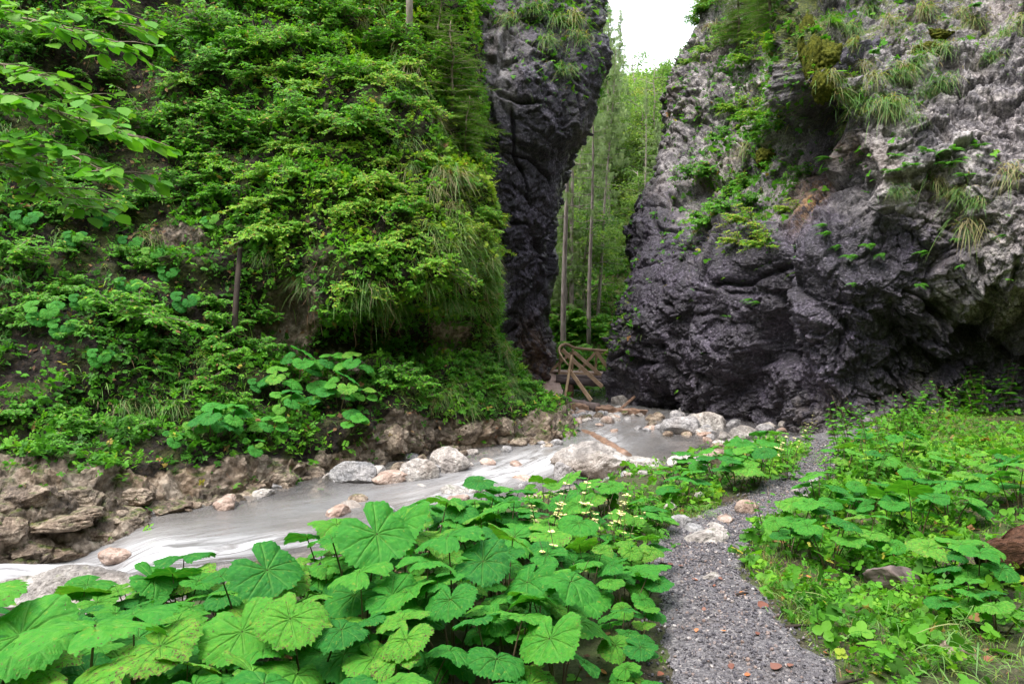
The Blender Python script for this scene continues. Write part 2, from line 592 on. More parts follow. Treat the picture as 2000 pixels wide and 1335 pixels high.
def mat_ground():
    t = NT('ground_soil')
    p = t.pos()
    bed = t.attr('bed')
    n1 = t.noise(p, 2.2, 5, .6)
    so = t.ramp(t.noise(p, 30., 5, .7), [(.35, (.018, .013, .009)), (.55, (.06, .043, .03)), (.72, (.15, .11, .08))])
    gr = t.ramp(t.noise(p, 45., 4, .7), [(.3, (.025, .045, .012)), (.7, (.085, .12, .03))])
    c = t.mix(t.ramp(n1, [(.36, 0.), (.58, .8)]), so, gr)
    v = t.n('ShaderNodeTexVoronoi', {'Vector': p, 'Scale': 9.})
    bc = t.mix(.6, t.ramp(v.outputs[1], [(.0, (.18, .14, .12)), (1., (.46, .40, .36))]), t.ramp(t.noise(p, 14., 5), [(.3, (.13, .10, .085)), (.7, (.42, .36, .32))]))
    c = t.mix(bed, c, bc)
    h = t.math('ADD', t.noise(p, 40., 5, .7), t.math('MULTIPLY', v.outputs[0], -.5))
    return t.done(t.pbsdf(c, .8, .3, t.bump(h, .8, .03)))


M['ground'] = mat_ground()


def mat_path():
    t = NT('path_gravel')
    p = t.pos()
    v = t.n('ShaderNodeTexVoronoi', {'Vector': p, 'Scale': 55.})
    v2 = t.n('ShaderNodeTexVoronoi', {'Vector': p, 'Scale': 120.})
    c = t.ramp(t.n('ShaderNodeSeparateColor', {0: v.outputs[1]}).outputs[0], [(0., (.032, .030, .037)), (.5, (.078, .073, .084)), (.85, (.145, .136, .145)), (1., (.32, .30, .295))])
    c = t.mix(.35, c, t.ramp(t.n('ShaderNodeSeparateColor', {0: v2.outputs[1]}).outputs[1], [(0., (.06, .055, .06)), (1., (.36, .34, .34))]))
    soil = t.math('MULTIPLY', t.math('SUBTRACT', t.noise(p, 3., 5), .52), 6., True)
    c = t.mix(t.math('MULTIPLY', soil, .5), c, (.075, .062, .055))
    h = t.math('ADD', t.math('MULTIPLY', v.outputs[0], -1.), t.math('MULTIPLY', v2.outputs[0], -.5))
    return t.done(t.pbsdf(c, .75, .35, t.bump(h, 1., .02)))


M['path'] = mat_path()


def mat_water():
    t = NT('stream_water')
    p = t.pos()
    foam = t.attr('foam')
    flow = t.n('ShaderNodeCombineXYZ', {0: t.attr('fs'), 1: t.attr('ft'), 2: 0.}).outputs[0]
    st = t.noise(t.mapping(flow, (.55, 2.6, 1)), 2.2, 6, .62, .6)
    fk = t.math('MULTIPLY', foam, t.ramp(st, [(.36, .04), (.62, 1.)]), True)
    murk = t.ramp(t.noise(t.mapping(flow, (.3, .9, 1)), 1.3, 4), [(.3, (.15, .14, .132)), (.7, (.215, .215, .222))])
    c = t.mix(fk, murk, (.60, .60, .62))
    h = t.noise(t.mapping(flow, (.7, 1.6, 1)), 3.4, 4, .5)
    h2 = t.noise(t.mapping(flow, (1.6, 3.4, 1)), 7., 3, .5)
    nb = t.bump(t.math('ADD', h, t.math('MULTIPLY', h2, .35)), .5, .05)
    a = t.math('ADD', t.math('MULTIPLY', t.attr('depth'), .55), .30, True)
    a = t.math('MAXIMUM', a, fk)
    sh = t.pbsdf(c, t.ramp(fk, [(0., .13), (1., .5)]), .5, nb, IOR=1.33, Alpha=a)
    return t.done(sh)


M['water'] = mat_water()
# ------------------------------------------------------------------ camera, sky, sun
cam = bpy.data.cameras.new('camera')
cam.sensor_width = 36.
cam.lens = 36. * F / 2000.
cam.shift_y = -(667.5 - HY) / 2000.
cam.clip_end = 1000.
co = link('camera', cam, None, (0, 0, ZC), (math.pi / 2, 0, 0))
SC.camera = co
SUN_EL, SUN_AZ = math.radians(62), math.radians(228)      # azimuth clockwise from +Y: behind the camera and a little left of it
wd = bpy.data.worlds.new('World')
SC.world = wd
wd.use_nodes = True
wt = wd.node_tree
bg = wt.nodes['Background']
sk = wt.nodes.new('ShaderNodeTexSky')
sk.sky_type = 'NISHITA'
sk.sun_disc = False
sk.sun_elevation, sk.sun_rotation = SUN_EL, SUN_AZ
sk.dust_density, sk.air_density, sk.ozone_density = 4., 1., .6
# an overcast veil: thin bright cloud over most of the blue
cn = wt.nodes.new('ShaderNodeTexNoise')
cn.inputs['Scale'].default_value = 2.2
cn.inputs['Detail'].default_value = 5.
cm = wt.nodes.new('ShaderNodeMapRange')
cm.inputs[1].default_value, cm.inputs[2].default_value, cm.inputs[3].default_value, cm.inputs[4].default_value = .3, .6, .62, .95
wt.links.new(cn.outputs[0], cm.inputs[0])
cx = wt.nodes.new('ShaderNodeMix')
cx.data_type = 'RGBA'
cx.inputs[7].default_value = (5.6, 5.7, 6.1, 1)
wt.links.new(cm.outputs[0], cx.inputs[0])
wt.links.new(sk.outputs[0], cx.inputs[6])
wt.links.new(cx.outputs[2], bg.inputs[0])
bg.inputs[1].default_value = .15
sl = bpy.data.lights.new('sun', 'SUN')
sl.energy, sl.angle, sl.color = 1.5, math.radians(25), (1., .95, .88)
so = link('sun', sl, None, (0, 0, 40))
sd = Vector((math.sin(SUN_AZ) * math.cos(SUN_EL), math.cos(SUN_AZ) * math.cos(SUN_EL), math.sin(SUN_EL)))
so.rotation_euler = sd.to_track_quat('Z', 'Y').to_euler()
SC.view_settings.view_transform = 'Standard'
SC.view_settings.look = 'None'
SC.view_settings.exposure = 2.0
SC.view_settings.gamma = 1
SC.cycles.max_bounces = 7
SC.cycles.diffuse_bounces = 4
SC.cycles.glossy_bounces = 2
SC.cycles.transmission_bounces = 4
SC.cycles.transparent_max_bounces = 6
SC.cycles.caustics_reflective = False
SC.cycles.caustics_refractive = False
SC.cycles.use_denoising = True
SC.cycles.use_adaptive_sampling = True

# ------------------------------------------------------------------ ground, stream, path
SHORE = np.array([(14, 17.5), (8, 16.2), (6.2, 15.), (4., 13.7), (1.7, 12.), (.36, 10.4), (-1.2, 9.), (-2.6, 7.6), (-4., 6.9), (-5.4, 6.9), (-9, 6.), (-14, 4.5)], float)


def seg_dist(X, Y, line):
    """distance to a polyline, sign of the side, arc length at the foot"""
    best = np.full(np.shape(X), 1e9)
    sgn = np.ones(np.shape(X))
    arc = np.zeros(np.shape(X))
    s0 = 0.
    for a, b in zip(line[:-1], line[1:]):
        d = b - a
        L = np.hypot(*d)
        u = np.clip(((X - a[0]) * d[0] + (Y - a[1]) * d[1]) / L ** 2, 0, 1)
        ex, ey = X - a[0] - u * d[0], Y - a[1] - u * d[1]
        q = np.hypot(ex, ey)
        cr = d[0] * ey - d[1] * ex
        m = q < best
        best = np.where(m, q, best)
        sgn = np.where(m, np.sign(cr), sgn)
        arc = np.where(m, s0 + u * L, arc)
        s0 += L
    return best, sgn, arc


def water_z(X, Y):
    X, Y = np.asarray(X, float), np.asarray(Y, float)
    z = -.56 - .10 * sstep(15.2, 13., Y) - .06 * sstep(12.5, 9., Y)
    return z - .24 * sstep(-3.7, -5.0, X + .5 * (Y - 8))


def ground_z(X, Y, detail=True):
    X, Y = np.asarray(X, float), np.asarray(Y, float)
    d, sg, _ = seg_dist(X, Y, SHORE)
    d = d * sg                                     # positive on the near bank
    wz = water_z(X, Y)
    bank = wz - .03 + (-.02 - wz + .03) * sstep(0, 1, d / (2.3 + 2.0 * sstep(.3, -1.6, X)))
    bed = wz - .06 - .42 * sstep(0, -1.5, d)
    z = np.where(d > 0, bank, bed)
    z = z + .30 * sstep(3., 7.5, X) * sstep(1.0, 4., d) * sstep(11, 7, Y) + .10 * sstep(8., 12.5, Y) * sstep(5.5, 7.5, X)
    z = z + .42 * np.exp(-(((X - 1.55) / .8) ** 2 + ((Y - 20.3) / 1.7) ** 2))     # cobble bar below the bridge
    z = z - .5 * sstep(23.3, 25., Y)
    if detail:
        P = np.stack([X, Y, np.zeros_like(X)], -1)
        z = z + .05 * fbm(P * .9, 3, 5) + .018 * fbm(P * 4.5, 3, 6)
    return z


def axis(a, b, step, lo, hi, n):
    return np.concatenate([np.linspace(lo, a, n)[:-1], np.arange(a, b, step), np.linspace(b, hi, n)])


gx, gy = axis(-8, 11, .05, -120, 120, 14), axis(1.2, 25, .05, -60, 200, 14)
GX, GY = np.meshgrid(gx, gy)
GZ = ground_z(GX, GY)
gd, gs, _ = seg_dist(GX, GY, SHORE)
gme = make_mesh('ground', np.stack([GX, GY, GZ], -1).reshape(-1, 3), grid_faces(*GX.shape), M['ground'],
                {'bed': (sstep(1.2, .3, gd * gs + .5 * fbm(np.stack([GX, GY, GX * 0], -1) * 1.1, 3, 3))).ravel()})
tag(link('ground', gme), 'damp soil and stones of the gorge floor and stream bed', 'ground', kind='structure')

FLOW = np.array([(4.8, 25), (3.4, 20), (2.7, 17), (1.5, 14.2), (.1, 12.), (-1.9, 9.7), (-3.8, 8.5), (-6.5, 7.9), (-12, 7.)], float)
wx, wy = np.arange(-13, 10, .06), np.arange(5.2, 27, .06)
WX, WY = np.meshgrid(wx, wy)
wdist, wsg, warc = seg_dist(WX, WY, FLOW)
wt_ = wdist * wsg
WZ = water_z(WX, WY)
fl = np.stack([warc * .8, wt_ * 2.2, WX * 0], -1)


def blob(x, y, rx, ry, rot=0.):
    c, s = math.cos(rot), math.sin(rot)
    a, b = (WX - x) * c + (WY - y) * s, -(WX - x) * s + (WY - y) * c
    return np.exp(-((a / rx) ** 2 + (b / ry) ** 2))


foam = .8 * blob(.95, 13.1, 1.0, .75) + .85 * blob(-.1, 11.9, .9, .55, .8) + .7 * blob(-.9, 10.6, .9, .5, .9) + .55 * blob(1.9, 15.3, .35, 1.6) \
    + 1.15 * blob(-5.3, 7.9, 1.6, .65, .1) + .8 * blob(-3.3, 8., 1.4, .45, .3) + .5 * blob(-2.0, 8.7, 1.3, .35, .6) + .55 * blob(-2.9, 7.4, .5, .3) + .35 * blob(4.6, 15.2, .8, .3) \
    + .25 * blob(2.2, 18., 1.2, 1.8) + .35 * blob(.5, 12.6, 1.6, 1.4)
foam = np.clip(foam + .10 * fbm(fl, 3, 9), 0, 1.1)
WZ = WZ + .012 * fbm(fl * 1.2, 3, 8) + foam * .05 * fbm(fl * .9, 3, 11) + .10 * blob(-5.6, 7.75, .7, .35) - .10 * blob(-4.4, 7.8, .35, .6) + .05 * blob(.7, 12.9, .5, .3)
dep = np.clip((WZ - ground_z(WX, WY)) * 2.2, 0, 1) * (1 - .85 * sstep(.7, 1.7, wdist + .35 * fbm(fl * .5, 2, 14)))
wme = make_mesh('stream_water', np.stack([WX, WY, WZ], -1).reshape(-1, 3), grid_faces(*WX.shape), M['water'],
                {'foam': foam.ravel(), 'fs': warc.ravel(), 'ft': wt_.ravel(), 'depth': dep.ravel()})
tag(link('stream_water', wme), 'murky grey mountain stream with silky white rapids', 'stream', kind='structure')

PATH = np.array([(1.0, 1.6, .75), (1.08, 2.6, .55), (1.15, 3.5, .46), (1.22, 4.4, .37), (1.35, 5.3, .33), (1.6, 6.1, .40), (2.35, 7.0, .30), (3.2, 8.1, .28), (4.15, 9.6, .36), (4.6, 11., .75), (5.2, 12.4, 1.1), (5.5, 14.0, 1.2)])
PW = crmat(len(PATH), 400) @ PATH
pv = np.linspace(-1, 1, 41)
tg = np.gradient(PW[:, :2], axis=0)
tg /= np.linalg.norm(tg, axis=1, keepdims=True)
nr = np.stack([tg[:, 1], -tg[:, 0]], -1)
PX = PW[:, None, 0] + nr[:, None, 0] * pv * PW[:, None, 2]
PY = PW[:, None, 1] + nr[:, None, 1] * pv * PW[:, None, 2]
en = 1 + .30 * fbm(np.stack([PX * 2., PY * 2., np.sign(pv) * 3 + PX * 0], -1), 3, 21)
PX = PW[:, None, 0] + nr[:, None, 0] * pv * PW[:, None, 2] * en
PY = PW[:, None, 1] + nr[:, None, 1] * pv * PW[:, None, 2] * en
edge = sstep(1., .8, np.abs(pv))[None]
PZ = ground_z(PX, PY) + .016 * edge - .004 + .006 * fbm(np.stack([PX, PY, PX * 0], -1) * 9, 2, 4) * edge
tag(link('path', make_mesh('path', np.stack([PX, PY, PZ], -1).reshape(-1, 3), grid_faces(*PX.shape)[:, ::-1], M['path'])),
    'narrow grey gravel footpath winding toward the stream', 'path', kind='structure')


def path_d(X, Y):
    d, _, arc = seg_dist(np.asarray(X, float), np.asarray(Y, float), PW[::8, :2])
    k = np.clip((arc / (np.linalg.norm(np.diff(PW[::8, :2], axis=0), axis=1).sum()) * 399).astype(int), 0, 399)
    return d - PW[k, 2]


def surf_z(X, Y):
    return ground_z(X, Y) + np.where(path_d(X, Y) < -.05, .012, 0)


# ------------------------------------------------------------------ rock faces
RIGHT = [
    [(1420, 860, 30), (1195, 792, 23.6), (1330, 822, 20), (1480, 846, 17), (1600, 856, 15.), (1750, 845, 14.5), (1880, 836, 14.4), (2050, 834, 13.8), (2400, 850, 12)],
    [(1420, 770, 30), (1188, 745, 23.0), (1330, 775, 19.6), (1480, 790, 17), (1600, 800, 14.8), (1750, 790, 14.5), (1880, 780, 14.5), (2050, 778, 13.9), (2400, 790, 12)],
    [(1420, 680, 30), (1192, 672, 22.3), (1330, 680, 18.9), (1480, 690, 16.5), (1610, 690, 14.3), (1750, 695, 14.1), (1880, 700, 14.2), (2050, 700, 13.6), (2400, 700, 11.6)],
    [(1430, 560, 30), (1224, 560, 22.6), (1330, 560, 18.6), (1480, 560, 16.1), (1610, 570, 13.9), (1750, 580, 13.4), (1890, 590, 13.5), (2050, 590, 12.9), (2400, 590, 10.8)],
    [(1440, 440, 31), (1240, 440, 24.2), (1345, 455, 19.4), (1490, 450, 16.4), (1590, 450, 14.6), (1750, 450, 13.6), (1880, 460, 13.1), (2050, 460, 12.0), (2400, 460, 10.2)],
    [(1470, 300, 32), (1288, 290, 25.4), (1385, 315, 21.8), (1500, 310, 19.8), (1588, 285, 16.9), (1690, 300, 13.8), (1860, 300, 13.3), (2050, 300, 12.3), (2400, 300, 10.2)],
    [(1480, 140, 33), (1320, 135, 26.2), (1410, 150, 23.2), (1515, 150, 21.2), (1562, 150, 14.3), (1690, 150, 14.4), (1860, 150, 14.3), (2050, 150, 13.3), (2400, 150, 11)],
    [(1500, 0, 34), (1376, 0, 27.4), (1450, 0, 25), (1530, 0, 22.4), (1580, 0, 16.2), (1700, 0, 15.8), (1860, 0, 15.8), (2050, 0, 14.6), (2400, 0, 12)],
    [(1520, -280, 37), (1420, -280, 31), (1490, -280, 28), (1560, -280, 25), (1620, -280, 20.5), (1720, -280, 18.9), (1860, -280, 18.8), (2050, -280, 17.5), (2400, -280, 15)],
    [(1520, -480, 42), (1440, -480, 37), (1500, -480, 34), (1570, -480, 31), (1640, -480, 27), (1720, -480, 25), (1860, -480, 25), (2050, -480, 24), (2400, -480, 21)],
]


def ell(px, py, x, y, rx, ry, rot=0.):
    c, s = math.cos(math.radians(rot)), math.sin(math.radians(rot))
    a, b = (px - x) * c + (py - y) * s, -(px - x) * s + (py - y) * c
    return np.exp(-((a / rx) ** 2 + (b / ry) ** 2))


def relief_rock(amp, s0, rough_=1., extra=None, smooth=None):
    def f(P, S):
        px, py = proj(P)
        rough = rough_ * np.clip(1.0 + 1.1 * fbm(P * .38, 2, s0 + 20), .45, 1.6)
        if smooth:
            rough = rough * (1 - smooth(px, py))
        W = P + .05 * np.stack([fbm(P * 1.6, 3, s0 + k) for k in (1, 2, 3)], -1)
        am = amp * (1 - .65 * sstep(1380, 1290, px)) if smooth else amp
        d = am * .50 * fbm(P * np.array([.42, .42, .34]), 3, s0 + 5)
        d = d + am * .30 * facets(W * np.array([.75, .75, .6]), s0 + 6, .9)
        for q, (dr, fr, dp) in enumerate((((.45, .2, .9), .62, .22), ((.95, .3, .25), .5, .30), ((.5, .1, .9), 1.7, .07))):
            pl = W @ np.array(dr) * fr + .35 * fbm(P * .45, 2, s0 + 30 + q)
            pl = np.abs(pl - np.round(pl)) / fr
            d = d - dp * np.exp(-(pl / .055) ** 2) * sstep(-.05, .25, fbm(P * .4, 2, s0 + 34 + q))
        if extra:
            d = d + extra(px, py)
        d = d + rough * .17 * facets(W * np.array([1.9, 1.9, 2.3]), s0 + 7, .9)
        d = d + rough * .085 * facets(W * 4.3, s0 + 8, .9)
        d = d + rough * .042 * facets(W * 9., s0 + 9, .9)
        return d + .022 * rough * fbm(P * 13., 3, s0 + 10)
    return f




right = Surf(RIGHT, 680, 860, relief_rock(1., 40, 1., lambda px, py: -1.5 * ell(px, py, 1586, 255, 28, 85) - .5 * ell(px, py, 1560, 150, 10, 80) - .35 * ell(px, py, 1500, 640, 18, 120, 10) - .3 * ell(px, py, 1330, 300, 10, 160, 18),
                                          lambda px, py: .6 * ell(px, py, 1340, 560, 130, 150) + .3 * ell(px, py, 1270, 350, 40, 200)))


def rel0(S):
    return proj(S.P0)


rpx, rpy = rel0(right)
stain_shade = .46 * sstep(1640, 1380, rpx) * sstep(330, 520, rpy) + .75 * ell(rpx, rpy, 1560, 600, 190, 200) + .9 * ell(rpx, rpy, 1590, 240, 45, 130) + .55 * ell(rpx, rpy, 1850, 690, 240, 60, 4) \
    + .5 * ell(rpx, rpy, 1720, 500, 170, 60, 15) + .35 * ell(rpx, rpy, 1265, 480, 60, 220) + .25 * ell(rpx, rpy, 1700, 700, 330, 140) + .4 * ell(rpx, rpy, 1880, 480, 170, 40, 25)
stain_shade = np.clip(stain_shade + .20 - .35 * ell(rpx, rpy, 1950, 520, 110, 90) - .2 * ell(rpx, rpy, 1420, 540, 90, 90), 0, 1)  # lichen stain, plus shade painted into the nose recess, overhang band and undercut
ochre = ell(rpx, rpy, 1565, 375, 32, 50, 15) + .35 * ell(rpx, rpy, 1650, 290, 30, 30)
mossa = .55 * sstep(180, 40, rpy) + .9 * ell(rpx, rpy, 1580, 90, 50, 80) + .5 * ell(rpx, rpy, 1450, 380, 60, 260, 40) + .4 * ell(rpx, rpy, 1210, 640, 50, 60) - .35 * sstep(200, 420, rpy)
mossa = mossa + .45 * ell(rpx, rpy, 1230, 560, 14, 300, 12)
tag(link('cliff_right', right.mesh('cliff_right', M['rock_right'], {'stain_shade': stain_shade, 'ochre': ochre, 'moss': mossa})),
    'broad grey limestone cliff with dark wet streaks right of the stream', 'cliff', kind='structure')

BACK = [
    [(880, 850, 23.5), (1000, 840, 23.0), (1040, 835, 23.4), (1078, 830, 25.3), (1050, 830, 31)],
    [(880, 740, 23.5), (1000, 735, 23.0), (1040, 732, 23.5), (1074, 725, 25.4), (1050, 720, 31)],
    [(880, 660, 22.5), (1000, 660, 22.2), (1042, 660, 22.8), (1074, 660, 24.6), (1050, 650, 31)],
    [(880, 560, 21.5), (1000, 560, 21.4), (1046, 560, 21.9), (1079, 560, 23.6), (1050, 560, 30)],
    [(880, 480, 21), (1000, 480, 20.9), (1050, 480, 21.4), (1088, 480, 23), (1060, 480, 29)],
    [(880, 400, 20.6), (1000, 400, 20.5), (1056, 400, 21), (1094, 400, 22.4), (1070, 400, 29)],
    [(880, 310, 20.2), (1000, 310, 20.2), (1066, 310, 20.7), (1116, 315, 22.2), (1090, 310, 29)],
    [(880, 240, 20), (1000, 240, 20), (1082, 240, 20.4), (1146, 240, 21.6), (1110, 240, 28)],
    [(880, 150, 20), (1000, 150, 20), (1095, 150, 20.4), (1176, 150, 21.8), (1130, 150, 28)],
    [(880, 50, 20.4), (1000, 50, 20.4), (1095, 50, 20.8), (1176, 50, 22.4), (1140, 50, 28)],
    [(880, -60, 21.2), (1000, -60, 21.2), (1100, -60, 21.6), (1180, -60, 23.2), (1140, -60, 29)],
    [(880, -350, 24), (1000, -350, 24), (1100, -350, 24.5), (1170, -350, 26), (1140, -350, 31)],
    [(880, -520, 29), (1000, -520, 29), (1100, -520, 29.5), (1170, -520, 31), (1140, -520, 34)],
]
back = Surf(BACK, 420, 200, relief_rock(.7, 70, .75))
bpx, bpy_ = rel0(back)
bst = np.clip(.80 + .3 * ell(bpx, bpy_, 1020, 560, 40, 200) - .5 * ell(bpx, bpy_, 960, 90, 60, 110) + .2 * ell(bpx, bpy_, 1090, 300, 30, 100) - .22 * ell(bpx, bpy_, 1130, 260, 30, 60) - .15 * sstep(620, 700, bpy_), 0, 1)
tag(link('cliff_back', back.mesh('cliff_back', M['rock_back'], {'stain_shade': bst, 'ochre': .4 * ell(bpx, bpy_, 1040, 700, 30, 60), 'moss': .55 * ell(bpx, bpy_, 1090, 110, 60, 100) + .4 * sstep(60, -40, bpy_) - .3 * sstep(200, 300, bpy_) + .4 * ell(bpx, bpy_, 1168, 120, 10, 120)})),
    'dark overhanging limestone pillar left of the gap', 'cliff', kind='structure')

LEFT = [
    [(-560, 1260, 6.8), (-150, 1175, 7.7), (150, 1125, 8.5), (400, 1050, 9.6), (620, 985, 11.2), (800, 935, 12.9), (960, 905, 14.0), (1108, 884, 15.3), (1075, 830, 21)],
    [(-560, 1120, 6.9), (-150, 1060, 7.9), (150, 1050, 8.7), (400, 985, 9.8), (620, 930, 11.4), (800, 893, 13.1), (960, 870, 14.1), (1104, 858, 15.5), (1072, 800, 21)],
    [(-560, 950, 8.2), (-150, 925, 9.0), (150, 900, 9.7), (400, 895, 10.6), (620, 855, 11.8), (800, 812, 13.3), (950, 800, 14.5), (1046, 790, 16.8), (1024, 770, 22)],
    [(-560, 760, 9.4), (-150, 760, 10), (150, 770, 10.8), (400, 765, 11.8), (620, 735, 13.0), (800, 710, 14.1), (930, 705, 15.2), (1004, 712, 17.6), (986, 700, 22)],
    [(-560, 590, 10.4), (-150, 600, 11), (150, 610, 11.7), (400, 615, 12.8), (620, 640, 13.7), (800, 640, 14.7), (905, 620, 15.4), (962, 610, 16.8), (950, 610, 21)],
    [(-560, 430, 11.3), (-150, 440, 12), (150, 440, 12.9), (400, 450, 13.6), (620, 500, 13.0), (800, 500, 13.7), (895, 480, 14.8), (944, 470, 16.2), (935, 470, 21)],
    [(-560, 210, 12.6), (-150, 230, 13.3), (150, 240, 14.2), (400, 250, 14.7), (620, 270, 14.4), (800, 290, 14.9), (885, 290, 15.9), (926, 280, 17.2), (915, 280, 21)],
    [(-560, -20, 13.8), (-150, 0, 14.6), (150, 0, 15.4), (400, 0, 16.2), (620, 0, 16.6), (800, 0, 17.2), (870, 0, 18.2), (906, 0, 19.4), (900, 0, 22)],
    [(-560, -420, 16), (-150, -420, 17), (150, -420, 18.2), (400, -420, 19.2), (620, -420, 20), (800, -420, 21), (860, -420, 22), (898, -420, 23.5), (895, -420, 25)],
    [(-560, -800, 20), (-150, -800, 21), (150, -800, 23), (400, -800, 24), (620, -800, 25), (800, -800, 26), (880, -800, 27), (920, -800, 28), (920, -800, 30)],
]


def bank_mask(px, py):
    """how rocky the hillside is at a photo position"""
    top = np.interp(px, [-600, 0, 150, 300, 480, 620, 700, 760, 900, 1000, 1060, 1110], [930, 880, 915, 925, 890, 880, 870, 800, 815, 820, 805, 790])
    k = sstep(top - 12, top + 18, py)
    k = np.maximum(k, ell(px, py, 570, 610, 75, 85))
    k = np.maximum(k, .9 * ell(px, py, 650, 700, 80, 40))
    k = np.maximum(k, .8 * ell(px, py, 340, 455, 90, 26))
    k = np.maximum(k, .75 * ell(px, py, 890, 650, 60, 40))
    k = np.maximum(k, .8 * ell(px, py, 860, 235, 40, 35))
    k = np.maximum(k, .7 * ell(px, py, 935, 130, 30, 120))
    k = np.maximum(k, .6 * ell(px, py, 1000, 770, 30, 40))
    return np.clip(k, 0, 1)


def relief_hill(P, S):
    px, py = proj(P)
    k = bank_mask(px, py)
    low = sstep(760, 860, py)
    W = P + .2 * np.stack([fbm(P * 1.4, 2, 90 + q) for q in (1, 2, 3)], -1)
    d = .40 * fbm(P * .5, 3, 95) + .12 * fbm(P * 2.2, 3, 96)
    d = d + k * low * .20 * facets(W * np.array([1.2, 1.2, 1.5]), 97, .9)
    d = d + k * .11 * facets(W * np.array([2.8, 2.8, 3.2]), 98, .9)
    d = d + k * .055 * facets(W * 7., 99, .9)
    # a dark hollow under the hanging turf
    d = d - .3 * ell(px, py, 690, 662, 95, 40) - .5 * ell(px, py, 560, 600, 45, 90) - .4 * ell(px, py, 860, 668, 70, 30) + .2 * ell(px, py, 640, 560, 100, 50)
    d = d - .7 * ell(px, py, 150, 180, 110, 60) - .5 * ell(px, py, 270, 130, 60, 110) - .4 * ell(px, py, 350, 480, 90, 22)
    return d + k * .02 * fbm(P * 9, 3, 100)


left = Surf(LEFT, 480, 640, relief_hill)
lpx, lpy = rel0(left)
tag(link('hillside', left.mesh('hillside', M['hill'], {'rock': bank_mask(lpx, lpy)})),
    'steep earthy hillside with a rocky stream bank, left of the stream', 'hillside', kind='structure')

# ------------------------------------------------------------------ slope beyond the gap
hx, hy = np.linspace(-26, 60, 220), np.concatenate([np.linspace(25.5, 60, 140), np.linspace(61, 160, 90)])
HX, HYY = np.meshgrid(hx, hy)
HP = np.stack([HX, HYY, HX * 0], -1)


def hill_z(X, Y):
    X, Y = np.asarray(X, float), np.asarray(Y, float)
    P = np.stack([X, Y, X * 0], -1)
    c = 2.8 + (Y - 26) * .10
    v = np.maximum(np.abs(X - c) - 1.0, 0)
    z = -1.3 + np.where(X < c, 1.1, .8) * v * sstep(0, 1.5, v) * np.minimum(1, 8 / (v + 4)) + .60 * np.maximum(Y - 28.5, 0) * sstep(27, 33, Y) + .9 * fbm(P * .22, 3, 120) + .25 * fbm(P * .9, 3, 121)
    z = np.minimum(z, 26 + .12 * (Y - 70) + 2.2 * fbm(P * .05, 2, 122) - .12 * np.maximum(X - 14, 0))
    return z


HZ = hill_z(HX, HYY)
tag(link('hills', make_mesh('hills', np.stack([HX, HYY, HZ], -1).reshape(-1, 3), grid_faces(*HX.shape), mat_simple('wooded_slope_ground', (.05, .065, .025), (.24, .25, .11), .7, .9, .1, bump=.6, coord='pos', bd=.1))),
    'bright green wooded slope rising beyond the gap', 'hill', kind='structure')

# unseen gorge slopes, added right, behind and left to block low light
rf, rr_ = np.linspace(math.radians(40), math.radians(-200), 160), np.concatenate([np.linspace(0, 6, 16), np.linspace(7, 34, 30)])
FA, RA = np.meshgrid(rf, rr_)
R0 = 10.5 + 2.5 * np.cos(FA + .6)
SX, SY = 2 + (R0 + RA) * np.cos(FA), 3 + (R0 + RA) * np.sin(FA)
SP = np.stack([SX, SY, SX * 0], -1)
SZ = -.4 + 1.15 * RA * sstep(-.5, 4, RA) + .7 * fbm(SP * .3, 4, 130) * sstep(0, 3, RA)
tag(link('hills', make_mesh('hills', np.stack([SX, SY, SZ], -1).reshape(-1, 3), grid_faces(*SX.shape), mat_simple('blocker_slope_ground', (.015, .022, .008), (.06, .085, .022), 1.6, .9, .1, bump=.8, coord='pos', bd=.15))),
    'unseen dark slopes added behind the viewpoint to block low light', 'hill', kind='structure')
# ------------------------------------------------------------------ leaf shapes (unit length along +y, top side +z)
def tri_fan_leaf(w=.30, prof=((.0, .0), (.3, .95), (.62, .85), (1., 0.)), fold=.25, curl=.25):
    """pointed leaf with a midrib fold: returns verts, triangles"""
    V, L, R, C = [], [], [], []
    for t, k in prof:
        z = -curl * t * t * .5
        C.append(len(V)); V.append((0, t, z - (fold * w * k * .6)))
        if k > 0:
            L.append(len(V)); V.append((-w * k, t, z + fold * w * k * .4))
            R.append(len(V)); V.append((w * k, t, z + fold * w * k * .4))
        else:
            L.append(C[-1]); R.append(C[-1])
    T = []
    for i in range(len(prof) - 1):
        for S, fl in ((L, 0), (R, 1)):
            a, b, c, d = C[i], C[i + 1], S[i + 1], S[i]
            for tr in ((a, b, c), (a, c, d)):
                if len(set(tr)) == 3:
                    T.append(tr[::-1] if fl else tr)
    return np.array(V, float), np.array(T)


LEAF5 = tri_fan_leaf(.30, ((0, 0), (.45, 1), (1, 0)))
LEAF8 = tri_fan_leaf(.27)
LEAFR = tri_fan_leaf(.42, ((0, 0), (.25, .9), (.6, 1.), (.85, .6), (1, 0)), .2, .3)
LEAFL = tri_fan_leaf(.14, ((0, 0), (.3, 1), (.65, .8), (1, 0)), .3, .5)
LEAFT = tri_fan_leaf(.42, ((0, 0), (.08, .55), (.2, .72), (.24, .86), (.36, .9), (.4, 1.), (.52, .93), (.56, .97), (.68, .74), (.72, .78), (.85, .36), (1, 0)), .22, .35)


def compound(leaf, items):
    """several leaves in one template: items = (x, y, z, heading, tilt, length)"""
    TV, TF = leaf
    V, Fc, n = [], [], 0
    for x, y, z, h, ti, l in items:
        m = np.array(Matrix.Rotation(h, 3, 'Z') @ Matrix.Rotation(ti, 3, 'X')) * l
        V.append(TV @ m.T + (x, y, z))
        Fc.append(TF + n)
        n += len(TV)
    return np.concatenate(V), np.concatenate(Fc)


